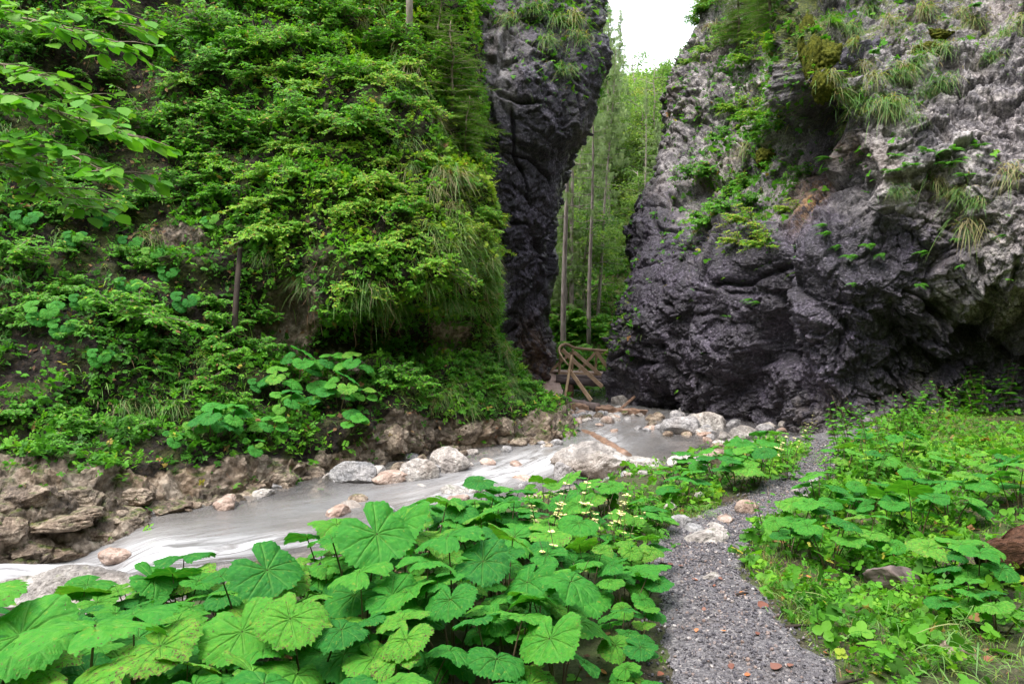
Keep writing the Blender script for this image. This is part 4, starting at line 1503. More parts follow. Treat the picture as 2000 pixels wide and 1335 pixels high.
for px, py, s in ((560, 390, 1.), (680, 330, .8), (500, 690, .9), (800, 700, .8), (760, 640, .7), (930, 720, .8), (540, 620, .8), (830, 330, .9), (900, 640, .8), (980, 700, .7), (300, 720, .8), (230, 690, .8)):
    q, nn = left.near(px, py)
    reg(plant(FERNS, 'fern', q, nn, s * random.uniform(.8, 1.1)), 'green fern with arching fronds', 'fern', 'ferns on the left slope', 'left')

# broad single leaves and the butterburs on the bank
BB = [butterbur_plant(500 + i, n, s, h, sp, d) for i, (n, s, h, sp, d) in enumerate([(5, .215, .52, .30, .35), (4, .235, .58, .26, .45), (5, .19, .44, .30, .3), (4, .20, .40, .24, .5), (6, .18, .48, .34, .35), (3, .25, .60, .22, .4), (4, .16, .30, .22, .3), (5, .14, .26, .24, .3)])]
BB_USED = set()


def butterbur(k, x, y, z, scale, what, group, zone, rot=None, tilt=(0, 0), zs=1.):
    if k in BB_USED:
        o = copy_thing(BB[k])
    else:
        o = BB[k]
        BB_USED.add(k)
    o.location = (float(x), float(y), float(z))
    o.rotation_euler = (tilt[0], tilt[1], random.uniform(0, 6.28) if rot is None else rot)
    o.scale = (scale, scale, scale * zs)
    return reg(o, what, 'butterbur', group, zone, order='x')


for px, py, s, k in ((545, 770, .95, 0), (590, 745, 1.05, 1), (640, 735, 1., 2), (690, 745, .95, 0), (620, 780, .9, 3), (665, 790, 1., 1), (560, 800, .85, 4), (700, 790, .8, 2), (510, 760, .7, 6), (690, 830, .7, 3), (455, 840, .9, 4), (415, 850, .95, 0), (380, 840, .75, 6), (520, 850, .8, 2), (490, 870, .8, 7), (340, 860, .7, 7)):
    q, nn = left.near(px, py)
    q = q + nn * .02
    az = math.atan2(nn[0], nn[1])
    butterbur(k, q[0], q[1], q[2] - .05, s, 'broad leaved bright green butterbur', 'butterburs on the left bank', 'left', tilt=(-.45 * math.cos(az), .45 * math.sin(az)), rot=0.)
for px, py, s in ((90, 615, 1.), (130, 650, .8), (370, 600, .9), (215, 430, .9), (265, 480, .8), (255, 560, .8), (330, 540, .7), (200, 700, .7), (60, 440, .9), (150, 470, .7), (420, 430, .7), (160, 590, .7), (300, 500, .7)):
    q, nn = left.near(px, py)
    az = math.atan2(nn[0], nn[1])
    butterbur(6, q[0], q[1], q[2] - .03, s, 'shaded broad leaved plant', 'broad leaved plants on the shady slope', 'left', tilt=(-.8 * math.cos(az), .8 * math.sin(az)), rot=0.)


# the uncountable green skin of the slope
def cover(S, name, what, n, mask, tpls, size, lift, tint, mat='leaf', rng=RNG, up=.7, hang=0., tnoise=.25):
    b = MB()
    for (TV, TF), share in tpls:
        m = int(n * share)
        Q, N = S.sample(m, mask, rng) if S is not None else mask(m)
        if not len(Q):
            continue
        m = len(Q)
        upv = unit(N * (1 - up) + np.array([0, 0, up]) + rng.normal(0, .28, (m, 3)))
        fw = rng.normal(size=(m, 3)) + N * .7 + np.array([0, 0, -hang])
        s = size * rng.uniform(.55, 1.3, m)
        tn = tint(*proj(Q)) if callable(tint) else tint
        a = np.clip(tn + tnoise * fbm(Q * 1.3, 2, 150) + rng.normal(0, .09, m), 0, .78)
        a = np.where(rng.random(m) < .02, rng.uniform(.86, 1, m), a)
        b.scatter(TV, TF, basis(fw, upv) * s[:, None, None], Q + N * (lift * rng.random((m, 1))), a)
    o = link(name, b.mesh(name, M[mat]))
    return tag(o, what, 'ground cover', kind='stuff')


def m_cover(px, py, S):
    holes = ell(px, py, 130, 170, 100, 60) + ell(px, py, 270, 130, 45, 110) + .8 * ell(px, py, 200, 390, 110, 30) + ell(px, py, 340, 470, 90, 35) + ell(px, py, 560, 600, 60, 90) + .5 * ell(px, py, 690, 670, 110, 40) + .7 * ell(px, py, 870, 660, 70, 30) + .7 * ell(px, py, 130, 680, 90, 60) + .7 * ell(px, py, 450, 640, 60, 60) + .6 * ell(px, py, 800, 780, 80, 30)
    k = np.clip(1.15 - 1.1 * holes, .03, 1) * np.clip(.72 + 1.1 * fbm(S.P[:-1, :-1] * .9, 3, 160), .12, 1.3)
    return inframe(px, py) * k * (1 - .97 * sstep(.35, .75, bank_mask(px, py))) + inframe(px, py) * .012 * (py < 900)


def t_left_shade(px, py):
    return .30 + .30 * sstep(250, 700, px) * sstep(950, 300, py) + .20 * ell(px, py, 890, 460, 130, 150) + .08 * sstep(700, 850, py)  # left third tinted darker to imitate its shade; limier at the turf edge


cover(left, 'slope_ground_cover', 'mixed small leaved ground cover over the left slope', 24000, m_cover, ((SPRIG_A, .45), (SPRIG_B, .3), (SPRIG_C, .25)), .125, .16, t_left_shade)
cover(left, 'slope_creepers', 'fine creeping plants spread over the left slope', 16000, m_cover, ((SPRIG_C, .6), (FAN3, .4)), .075, .07, t_left_shade)


# thin turf hair on the ledges and edges
def hair(S, name, what, n, mask, L, tint, width=.005, rng=RNG, droop=.9, upw=.4):
    Q, N = S.sample(n, mask, rng) if S is not None else mask(n)
    n = len(Q)
    d = unit(N * .8 + np.array([0, 0, upw]) + rng.normal(0, .45, (n, 3)))
    l = L * rng.uniform(.4, 1.2, n)
    t = np.linspace(0, 1, 4)
    P = Q[:, None] + d[:, None] * (t * .85)[None, :, None] * l[:, None, None] - np.array([0, 0, 1.]) * (droop * .75 * t ** 2)[None, :, None] * l[:, None, None]
    s = unit(np.cross(d, rng.normal(size=(n, 3)))) * (width * rng.uniform(.6, 1.3, n))[:, None]
    w = np.array([1., .9, .6, .05])
    V = np.stack([P - s[:, None] * w[None, :, None], P + s[:, None] * w[None, :, None]], 2).reshape(-1, 3)
    b0 = (np.arange(n) * 8)[:, None, None]
    Fq = b0 + np.array([[0, 1, 3, 2], [2, 3, 5, 4], [4, 5, 7, 6]])[None]
    tn = tint + rng.normal(0, .10, n)
    tn = np.where(rng.random(n) < .14, rng.uniform(.8, 1., n), np.clip(tn, 0, .72))
    me = make_mesh(name, V, Fq.reshape(-1, 4), M['grass'], {'tint': np.repeat(tn, 8)})
    return tag(link(name, me), what, 'grass', kind='stuff')


def m_hair(px, py, S):
    e = [(900, 480, 90, 90), (950, 540, 45, 140), (960, 560, 40, 120), (950, 720, 90, 60), (1010, 760, 50, 40), (790, 100, 90, 90), (880, 300, 60, 120), (700, 560, 120, 25), (850, 770, 120, 30), (400, 700, 90, 60), (300, 780, 140, 60)]
    return inframe(px, py) * (sum(ell(px, py, *a) for a in e) + .10) * (1 - .85 * sstep(.4, .8, bank_mask(px, py)))


hair(left, 'slope_grass', 'fine drooping grass over the left slope and promontory', 26000, m_hair, .27, .55, width=.009)


# dry roots and stems that hang in the dark gaps
def strands(S, name, what, n, mask, L, rad=.004, rng=RNG):
    Q, N = S.sample(n, mask, rng)
    b = MB()
    for q, nn in zip(Q, N):
        l = L * rng.uniform(.4, 1.2)
        t = np.linspace(0, 1, 6)[:, None]
        pts = q + nn * .18 * np.sqrt(t) + np.array([rng.normal(0, .12), rng.normal(0, .06), -1.]) * l * t + rng.normal(0, .03, (6, 3))
        b.add(*tube(pts, np.linspace(rad, rad * .4, 6), 4, False))
    return tag(link(name, b.mesh(name, M['dry'])), what, 'roots', kind='stuff')


strands(left, 'hanging_roots', 'brown dry roots and stems hanging down the left slope', 420, lambda px, py, S: inframe(px, py) * (ell(px, py, 260, 150, 70, 130) + .5 * ell(px, py, 330, 380, 110, 60) + .4 * ell(px, py, 790, 130, 60, 70) + .4 * ell(px, py, 640, 560, 120, 40) + .08), .6)

# ------------------------------------------------------------------ hazel sprays that reach in at the upper left
def hazel(seed, path, leaf=.12, tint=.55):
    r = np.random.default_rng(seed)
    br, fo = MB(), MB()
    C = np.array([at(*p) for p in path])
    W = crmat(len(C), 26) @ C
    br.add(*tube(W, np.linspace(.014, .004, 26), 6))
    P, Fw, Up = [], [], []
    for i in range(3, 26):
        d = unit(W[i] - W[i - 1])
        for q in range(2):
            h = math.atan2(d[0], d[1]) + (1 if q else -1) * r.uniform(.5, 1.3)
            l = r.uniform(.12, .42)
            e = W[i] + np.array([math.sin(h) * l, math.cos(h) * l, r.normal(-.05, .06)])
            br.add(*tube(np.stack([W[i], (W[i] + e) / 2 + (0, 0, .02), e]), [.005, .004, .002], 4, False))
            m = int(l / .075) + 1
            for j in range(m):
                u = (j + 1) / m
                hh = h + (-1) ** j * r.uniform(.4, 1.)
                P.append(W[i] + (e - W[i]) * u); Fw.append((math.sin(hh), math.cos(hh), r.normal(-.35, .2))); Up.append((r.normal(0, .25), r.normal(-.2, .25), 1))
    P, Fw, Up = np.array(P), np.array(Fw), unit(np.array(Up))
    fo.scatter(*LEAFT, basis(Fw, Up) * (leaf * r.uniform(.6, 1.2, len(P)))[:, None, None], P, np.clip(tint + r.normal(0, .08, len(P)), 0, .95))
    root = bpy.data.objects.new('hazel_branch', None)
    root.location = C[0]
    COL.objects.link(root)
    for nm, me in (('branch', br.mesh('hazel_twigs', M['twig'])), ('foliage', fo.mesh('hazel_leaves', M['leaf']))):
        o = link(nm, me, root)
        o.location = -Vector(C[0])
    return root


for i, pth in enumerate([[(-160, -40, 6.4), (-20, 20, 6.2), (90, 45, 6.), (215, 85, 5.8)], [(-170, 110, 6.2), (-30, 120, 6.), (80, 150, 5.8), (160, 215, 5.7)], [(-170, 150, 5.7), (-40, 175, 5.6), (90, 210, 5.5), (240, 262, 5.4)],
                         [(-180, 250, 5.6), (-50, 270, 5.5), (100, 290, 5.4), (225, 345, 5.3)], [(-160, -120, 6.6), (60, -70, 6.5), (160, -20, 6.4), (235, 50, 6.3)], [(-180, 330, 6.), (-60, 320, 5.9), (40, 330, 5.8), (150, 400, 5.7)]]):
    reg(hazel(600 + i, pth), 'hazel branch with toothed leaves reaching in from the left', 'branch', 'hazel branches at the upper left', None, order='h')

# pale tree stem, dead dark stem, the young spruces
b = MB()
q, nn = left.near(802, 70)
tp = np.stack([q[0] + np.array([0, -.01, .02, .03, .09]), q[1] + np.array([-.05, -.35, -.5, -.55, -.6]), q[2] + np.array([-.3, .1, .9, 2.2, 4.5])], -1)
b.add(*tube(tp, [.085, .08, .074, .065, .05], 10))
o = link('slender_tree', None, None, q)
link('trunk', b.mesh('slender_trunk', M['trunk']), o, -q)
br, fo = shrub_meshes(700, 1.5, 8, .10, .5)
link('crown', fo, o, (.1, -.6, 4.3))
link('branch', br, o, (.1, -.6, 4.3))
tag(o, 'pale slender tree stem rising from the top of the left slope', 'tree')
b = MB()
q0, _ = left.near(478, 650)
q1, _ = left.near(484, 510)
pts = np.stack([q0 + (0, -.25, -.1), q0 * .6 + q1 * .4 + (.02, -.35, 0), q1 + (-.02, -.3, 0), q1 + (.0, -.28, .25)])
b.add(*tube(crmat(4, 12) @ pts, np.linspace(.06, .045, 12), 8))
tag(link('dead_stem', b.mesh('dead_stem', M['darkbark'])), 'dark dead tree stem standing upright against the left slope', 'dead stem')
YS = [[('trunk', a), ('needles', c)] for a, c in (young_spruce(710, 1.9, .95, .8), young_spruce(711, 1.5, .8, .72), young_spruce(712, 1.1, .55, .45))]
for px, py, s, k in ((875, 200, 1.3, 0), (900, 270, .9, 1), (850, 90, 1.3, 1), (915, 150, .9, 2), (690, -20, 1., 1)):
    q, nn = left.near(px, py)
    o = plant([YS[k]], 'young_spruce', q + nn * .1 - (0, 0, .5 * s), nn, s)
    reg(o, 'feathery young spruce', 'spruce', 'young spruces on the rocks', 'left')

# ------------------------------------------------------------------ right cliff plants
def rm(*e):
    return lambda px, py, S: inframe(px, py) * sum(w * ell(px, py, *a) for w, *a in e)


for q, nn in spread_pts(right, 62, rm((1, 1700, 200, 80, 40), (1, 1780, 150, 90, 40), (1, 1850, 50, 120, 40), (.6, 1500, 320, 50, 120, 30), (.7, 1700, 30, 120, 40), (.5, 1970, 60, 40, 60), (.4, 1880, 360, 80, 50), (.3, 1350, 420, 50, 80), (.5, 1215, 630, 25, 40), (.3, 1480, 470, 30, 40), (.6, 1440, 60, 80, 60)), .22):
    dry = random.random() < .45
    reg(plant(TUFT_DRY if dry else TUFTS, 'grass_tuft', q, nn, random.uniform(.6, 1.2)), 'straw coloured hanging grass tuft' if dry else 'green hanging grass tuft', 'grass tuft', 'grass tufts on the right cliff', 'right')
for px, py, s in ((1640, 190, 1.3), (1680, 200, 1.4), (1720, 205, 1.4), (1755, 195, 1.2), (1700, 150, 1.1), (1770, 140, 1.2), (1800, 120, 1.), (1660, 60, 1.1), (1630, 30, 1.), (1900, 40, 1.2), (1870, 20, 1.2), (1960, 60, 1.), (1680, 90, 1.), (1740, 30, 1.1), (1800, 20, 1.2), (1840, 90, 1.1), (1930, 110, 1.), (1990, 30, 1.2), (1620, 150, 1.), (1780, 230, .9), (1900, 400, .9), (1870, 370, 1.), (1750, 370, .8)):
    q, nn = right.near(px, py)
    reg(plant(TUFTS + TUFT_DRY[:1], 'grass_tuft', q, nn, s * .72), 'long hanging grass tuft', 'grass tuft', 'grass tufts on the right cliff', 'right')
for px, py, s in ((1615, 435, 1), (1620, 455, 1), (1700, 490, 1.2), (1660, 505, 1.2), (1715, 500, 1.), (1810, 500, 1.), (1640, 475, 1), (1665, 555, .8), (1790, 560, .8), (1480, 590, .8), (1460, 585, .8), (1865, 470, .8), (1625, 310, 1.), (1615, 330, 1.), (1705, 100, 1.3), (1900, 10, 1.3), (1590, 370, .8), (1960, 460, .7), (1870, 525, .7)):
    q, nn = right.near(px, py)
    reg(plant(FERN_HANG, 'fern', q, nn, s * random.uniform(.8, 1.1)), 'small hanging fern', 'fern', 'ferns on the right cliff', 'right')
for px, py, s in ((1800, 290, 1.2), (1750, 300, 1.1), (1770, 320, 1.), (1850, 330, 1.2), (1880, 350, 1.1), (1740, 330, .9), (1860, 300, 1.), (1920, 280, .9), (1410, 620, .6)):
    q, nn = right.near(px, py)
    reg(plant(FERNS, 'fern', q, nn, s * random.uniform(.5, .7)), 'bright spread fern', 'fern', 'ferns on the right cliff', 'right')
for q, nn in spread_pts(right, 64, rm((1, 1460, 200, 90, 130), (1, 1400, 380, 60, 90, 20), (.8, 1480, 330, 50, 90), (.6, 1440, 60, 90, 60), (.3, 1490, 460, 30, 30), (.3, 1360, 160, 40, 40)), .35):
    reg(plant(SH_SMALL + SH_YEL[:1], 'small_shrub', q - nn * .04, nn, random.uniform(.8, 1.7)), 'light green bush', 'bush', 'bushes on the right cliff', 'right')
for q, nn in spread_pts(right, 14, rm((1, 1470, 110, 80, 90), (.8, 1540, 60, 60, 60), (.6, 1360, 180, 40, 60), (.6, 1420, 300, 60, 80), (.4, 1680, 0, 90, 30), (.5, 1400, 60, 30, 80)), .8):
    reg(plant(YS, 'young_spruce', q - nn * .1, nn, random.uniform(.9, 1.7)), 'feathery young spruce', 'spruce', 'young spruces on the rocks', 'right')
for px, py, s in ((1465, 430, 1.2), (1440, 465, .9), (1490, 480, 1.)):
    q, nn = right.near(px, py)
    reg(plant(SH_YEL, 'small_shrub', q, nn, s), 'yellow green bush', 'bush', 'bushes on the right cliff', 'right')


def m_rcover(px, py, S):
    e = ((1, 1450, 180, 110, 150), (1, 1390, 390, 60, 110, 20), (.7, 1500, 360, 50, 110), (.45, 1800, 310, 110, 40), (.3, 1700, 190, 110, 40), (.4, 1800, 40, 220, 40), (.5, 1215, 630, 30, 50), (.35, 1235, 500, 12, 200, 12), (.2, 1560, 90, 60, 90), (.25, 1870, 380, 90, 40))
    return inframe(px, py) * (sum(w * ell(px, py, *a) for w, *a in e) + .004) * np.clip(.6 + 1.4 * fbm(S.P[:-1, :-1] * 1.1, 3, 161), .02, 1.4)


cover(right, 'cliff_plants', 'small leaved plants clinging to the right cliff', 6500, m_rcover, ((SPRIG_A, .4), (SPRIG_B, .3), (FAN3, .3)), .12, .12, .42)
hair(right, 'cliff_grass', 'fine grass on the ledges of the right cliff', 10000, rm((1, 1700, 190, 110, 40), (1, 1800, 60, 220, 60), (1.5, 1585, 100, 35, 60), (.8, 1450, 200, 110, 150), (.8, 1390, 390, 60, 110, 20), (.5, 1500, 360, 50, 110), (.6, 1215, 630, 30, 50), (.5, 1880, 370, 80, 30)), .28, .5, width=.008)
hair(back, 'pillar_grass', 'thin grass hanging on the dark rock pillar', 1800, rm((1, 1080, 20, 80, 40), (.6, 1090, 120, 50, 60), (.5, 1150, 40, 20, 60), (.3, 1168, 150, 8, 90)), .35, .45)
cover(back, 'pillar_plants', 'small plants clinging to the dark rock pillar', 500, rm((1, 1060, 20, 80, 30), (.5, 1085, 110, 60, 60), (.3, 1168, 150, 8, 90)), ((SPRIG_A, .6), (FAN3, .4)), .13, .1, .4)
for px, py, s in ((1045, 10, 1.2), (1090, 30, 1.3), (1130, 30, 1.4), (1140, 70, 1.2), (1000, 30, 1.), (1075, 70, 1.), (1110, 130, .9)):
    q, nn = back.near(px, py)
    reg(plant(TUFTS + TUFT_DRY[:1], 'grass_tuft', q, nn, s), 'grass tuft hanging on the dark rock pillar', 'grass tuft', 'grass tufts on the dark pillar', None)

MOSS = mat_simple('moss_pile', (.022, .034, .006), (.13, .135, .018), 14., .95, .1, bump=1., coord='pos', bd=.04)
for i, (px, py, sx, sz) in enumerate(((1558, 80, .15, .5), (1582, 100, .17, .5), (1606, 115, .24, .34), (1810, 85, .34, .16), (1840, 60, .3, .16), (1620, 180, .2, .3), (1440, 350, .2, .34), (1480, 300, .22, .3))):
    q, nn = right.near(px, py)
    V, Fc = stone(800 + i, ICO5, 4, 1.8)
    V = V * (1 + .16 * fbm(V * 4 + i, 4, 340))[:, None]
    o = link('moss_cushion', make_mesh('moss_cushion', V, Fc, MOSS), None, q - nn * .10, (0, 0, 0), (sx, .22, sz))
    reg(o, 'dark green moss cushion', 'moss', 'moss cushions on the right cliff', 'right')

# ------------------------------------------------------------------ trees and green bank beyond the gap
FS = [far_spruce(900, 24, .62, 1.7), far_spruce(901, 20, .3, 2.4), far_spruce(902, 17, .12, 2.5), far_spruce(903, 22, .58, 1.9)]
FS.append(far_spruce(904, 22, .78, 1.5))
FB = [far_broadleaf(910 + i, h, r_) for i, (h, r_) in enumerate(((9, 2.7), (7, 2.4), (10.5, 3.)))]


def far_tree(protos, name, x, y, s, what, cat, group):
    o = bpy.data.objects.new(name, None)
    COL.objects.link(o)
    a, c = protos[random.randrange(len(protos))]
    link('trunk', a, o)
    link('crown', c, o)
    o.location = (x, y, float(hill_z(x, y)) - .2)
    o.rotation_euler = (0, 0, random.uniform(0, 6.28))
    o.scale = (s,) * 3
    return reg(o, what, cat, group, 'far', order='x')


def far_x(px, Y):
    return (px - CX) / F * Y


for px, Y, k, top in ((1118, 33, 3, -60), (1150, 43, 1, -40), (1168, 50, 1, 10), (1203, 34, 0, 95), (1190, 46, 1, 70), (1205, 58, 1, 120), (1180, 62, 2, 30), (1255, 55, 2, 190), (1280, 48, 1, 150), (1310, 50, 1, 110), (1095, 45, 1, 0), (1330, 42, 2, 90), (1295, 66, 2, 150), (1235, 70, 2, 170), (1140, 56, 0, -20), (1105, 33, 2, 330), (1262, 44, 2, 260), (1160, 38, 2, 200), (1285, 40, 2, 230), (1240, 60, 2, 150), (1225, 48, 2, 160), (1270, 72, 2, 160), (1135, 40, 1, 120), (1150, 32, 4, 60), (1188, 42, 1, 0), (1258, 38, 4, 150), (1100, 31, 4, -60), (1210, 50, 3, 10), (1245, 58, 1, 130)):
    z0 = float(hill_z(far_x(px, Y), Y)) - .2
    h = ZC + (HY - top) / F * Y - z0
    H = (24, 20, 17, 22, 22)[k]
    o = far_tree([FS[k]], 'spruce_tree', far_x(px, Y), Y, h / H, 'tall drooping spruce', 'spruce', 'spruces beyond the gap')
    if px == 1203:
        o.rotation_euler = (0, math.radians(4), .4)
        o.location.x -= h * .07
for i in range(17):
    Y = random.uniform(36, 54)
    px = random.uniform(1075, 1300)
    far_tree(FB, 'broadleaf_tree', far_x(px, Y), Y, random.uniform(.5, .95), 'light green broadleaf tree', 'tree', 'broadleaf trees beyond the gap')
for px, Y, top, k in ((1140, 34, 370, 1), (1205, 37, 420, 1), (1105, 35, 420, 0)):
    x = far_x(px, Y)
    h = ZC + (HY - top) / F * Y - float(hill_z(x, Y))
    far_tree([FB[k]], 'broadleaf_tree', x, Y, h / (9, 7, 10.5)[k], 'yellowish maple tree', 'tree', 'broadleaf trees beyond the gap')
SHF = [shr(920 + i, L=1.5, stems=8, leaf=.12, tint=.5, flat=.7) for i in range(2)]
for i in range(26):
    Y = random.uniform(27.5, 35)
    px = random.uniform(1065, 1250)
    x = far_x(px, Y)
    o = plant(SHF, 'leafy_shrub', (x, Y, float(hill_z(x, Y)) - .05), (0, -1, 0), random.uniform(.6, 1.2))
    reg(o, 'lush green shrub on the far bank', 'shrub', 'shrubs beyond the footbridge', 'far', order='x')


def hill_pts(y0, y1):
    def f(n):
        Y = RNG.uniform(y0, y1, n)
        X = far_x(RNG.uniform(1030, 1420, n), Y)
        return np.stack([X, Y, hill_z(X, Y)], -1), np.tile(np.array([0, -.5, .86]), (n, 1))
    return f


cover(None, 'far_bank_plants', 'lush low plants over the bank behind the footbridge', 9000, hill_pts(26, 40), ((SPRIG_A, .5), (SPRIG_C, .5)), .24, .35, .45)
cover(None, 'far_slope_plants', 'bright undergrowth over the slope beyond the gap', 9000, hill_pts(40, 85), ((SPRIG_C, 1.),), .55, .6, .55, mat='leaf_far_hazed')
# ------------------------------------------------------------------ near bed of butterburs
BED = np.array([(-2.7, 4.3), (-2.5, 4.8), (-2.0, 5.1), (-1.45, 5.4), (-1.15, 6.), (-.6, 6.5), (.3, 6.9), (1.05, 7.), (1.25, 6.2), (.85, 5.3), (.78, 4.4), (.66, 3.6), (.5, 2.9), (.42, 2.2), (-.6, 1.95), (-1.9, 2.0), (-2.5, 3.2)])


def inside(x, y, poly):
    c = np.zeros(np.shape(x), bool)
    for a, b in zip(poly, np.roll(poly, -1, 0)):
        c ^= ((a[1] > y) != (b[1] > y)) & (x < (b[0] - a[0]) * (y - a[1]) / (b[1] - a[1] + 1e-12) + a[0])
    return c


def ground_at(px, py, zf=None):
    """where the sight line of a photo pixel meets the ground (or the water, if zf is water_z)"""
    zf = zf or ground_z
    Y = np.linspace(1.5, 30, 1200)
    X = (px - CX) / F * Y
    Z = ZC - (py - HY) / F * Y
    k = np.argmax(Z < zf(X, Y))
    return np.array([X[k], Y[k], float(zf(X[k], Y[k]))])


rb = np.random.default_rng(31)
keep = []
while len(keep) < 175:
    for _ in range(4000):
        x, y = rb.uniform(-3, 1.4), rb.uniform(1.9, 7.1)
        if not inside(x, y, BED):
            continue
        if x > .0 and y < 2.9:
            continue
        mind = .13 + .024 * y
        if all((x - a) ** 2 + (y - b_) ** 2 > mind ** 2 for a, b_ in keep):
            keep.append((x, y))
            break
    else:
        break
for x, y in keep:
    k = int(rb.choice([0, 1, 2, 3, 4, 5, 2, 3], 1)[0])
    edge = float(path_d(x, y))
    s = rb.uniform(.78, 1.08) * (.72 if edge < .25 else 1.) * (.8 if y < 3 else 1.) * (1 - .10 * float(sstep(4.6, 6.2, y))) * rb.uniform(.58, .86)
    butterbur(k, x, y, float(ground_z(x, y)) - .02, s, ('tall' if s > .98 else 'mid sized' if s > .85 else 'small') + ' butterbur', 'butterburs in the near bed', 'fore', zs=(1.2 - .25 * float(sstep(5.2, 6.2, y))) - .25 * float(sstep(-.6, -1.6, x)))
for x, y in ((-2.05, 2.75), (-1.5, 2.5)):
    butterbur(5, x, y, float(ground_z(x, y)) - .02, .95, 'broad near butterbur', 'butterburs in the near bed', 'fore')
for px, py, k, s in ((1340, 985, 2, .8), (1415, 1000, 4, .75), (1490, 985, 2, .8), (1545, 955, 3, .8), (1480, 945, 0, .8), (1400, 945, 4, .8), (1560, 915, 2, .8), (1500, 905, 0, .9), (1345, 925, 3, .7), (1440, 960, 2, .9), (1450, 920, 4, .8), (1310, 950, 6, .8),
                     (1540, 1085, 2, .75), (1620, 1110, 4, .8), (1565, 1040, 3, .8), (1690, 1090, 0, .7), (1645, 1035, 2, .8), (1730, 1060, 1, .75), (1600, 1000, 0, .8), (1700, 1000, 2, .8), (1790, 1060, 1, .85), (1800, 970, 2, .8), (1855, 1030, 0, .85), (1905, 985, 2, .8),
                     (1950, 945, 4, .8), (1995, 985, 1, .8), (1650, 930, 4, .8), (1725, 935, 2, .8), (1765, 900, 4, .8), (1700, 880, 2, .75), (1840, 930, 3, .7), (1660, 885, 6, .9), (1910, 1160, 0, .7), (1850, 1140, 3, .8), (1980, 1010, 5, .8),
                     (1880, 1210, 2, .6), (1950, 1240, 6, .8), (1260, 1130, 4, .6), (1255, 1180, 3, .65)):
    q = ground_at(px, py)
    if px > 1300 and path_d(q[0], q[1]) < -.06:
        continue
    butterbur(k, q[0], q[1], q[2] - .02, s * (.86 if px > 1480 else .92), ('tall' if s > .82 else 'mid sized' if s > .72 else 'small') + ' butterbur', 'butterburs right of the path' if px > 1300 else 'butterburs in the near bed', 'ground' if px > 1300 else 'fore')

# ------------------------------------------------------------------ herbs and flowers on the flat
def part_proto(names, meshes):
    return list(zip(names, meshes))


HERB = [part_proto(('stem', 'foliage'), herb_meshes(740 + i, .62, 5, .12, t)) for i, t in enumerate((.45, .52, .38))]
HERB_BIG = [part_proto(('stem', 'foliage'), herb_meshes(750, .95, 4, .2, .36, tpl=LEAF8)), part_proto(('stem', 'foliage'), herb_meshes(751, .8, 5, .15, .44))]
SAGE = [part_proto(('stem', 'foliage', 'blossoms'), herb_meshes(760 + i, .62, 5, .10, .58, True)) for i in range(2)]
for px, py, s, P_, nm in ([(x_, y_, s_, HERB, 'leafy upright herb') for x_, y_, s_ in ((1630, 850, 1.), (1660, 870, 1.1), (1690, 850, 1.), (1640, 890, 1.), (1720, 860, 1.1), (1670, 910, 1.), (1700, 890, .9), (1760, 850, 1.), (1740, 830, .9), (1800, 850, .9), (1640, 820, .9), (1780, 820, .9), (1840, 815, 1.), (1870, 812, 1.), (1900, 815, 1.), (1830, 840, .8), (1750, 930, .9), (1620, 960, .8), (1700, 950, .8), (1500, 1060, .7), (1590, 1100, .7), (1540, 940, .8), (1580, 880, .6))]
                          + [(1920, 812, 1.2, HERB_BIG, 'large leaved tall herb'), (1965, 812, 1.1, HERB_BIG, 'large leaved tall herb'), (1790, 815, .8, HERB_BIG, 'large leaved tall herb'), (1640, 800, .9, HERB_BIG, 'large leaved tall herb'), (1895, 805, 1., HERB_BIG, 'large leaved tall herb')]
                          + [(x_, y_, s_, SAGE, 'yellow flowered sage') for x_, y_, s_ in ((1060, 1090, 1.), (1120, 1085, .95), (1185, 1090, .85), (1215, 1100, .75), (1160, 1075, .8), (1105, 1210, .85), (1500, 935, .9), (1535, 915, .9), (1240, 1050, .6), (1580, 860, .7))]):
    q = ground_at(px, py)
    reg(plant(P_, 'sage_plant' if P_ is SAGE else 'herb_plant', q - (0, 0, .02), (random.uniform(-1, 1), -1, 0), s), nm, 'flower' if P_ is SAGE else 'herb', 'herbs on the gorge floor', 'fore' if px < 1300 else 'ground', order='x')
for px, py, s in ((1850, 1310, 1.), (1560, 1210, .8), (1790, 1260, .9), (1900, 1320, .9), (1690, 1190, .7), (1730, 870, .9), (1960, 880, .8), (1250, 1010, .7), (1880, 1240, .8), (1660, 1240, .7), (1380, 1010, .7), (1605, 905, .7)):
    q = ground_at(px, py)
    reg(plant(TUFT_UP, 'grass_tuft', q, (0, -1, 0), s), 'fresh green grass tuft', 'grass tuft', 'grass tufts on the flat', 'ground' if px > 1300 else 'fore', order='x')


# ------------------------------------------------------------------ uncountable greenery of the flat
def flat(x0, x1, y0, y1, wfun):
    def f(n):
        X, Y = RNG.uniform(x0, x1, n * 5), RNG.uniform(y0, y1, n * 5)
        Z = ground_z(X, Y)
        px, py = proj(np.stack([X, Y, Z], -1))
        d, sg, _ = seg_dist(X, Y, SHORE)
        w = wfun(px, py, X, Y) * (path_d(X, Y) > -.04 + .17 * noise3(np.stack([X, Y, X * 0], -1) * 2.5, 7)) * sstep(.5, 1.2, d * sg)
        k = np.where(RNG.random(n * 5) < w)[0][:n]
        return np.stack([X, Y, Z], -1)[k], np.tile(np.array([0, 0, 1.]), (len(k), 1))
    return f


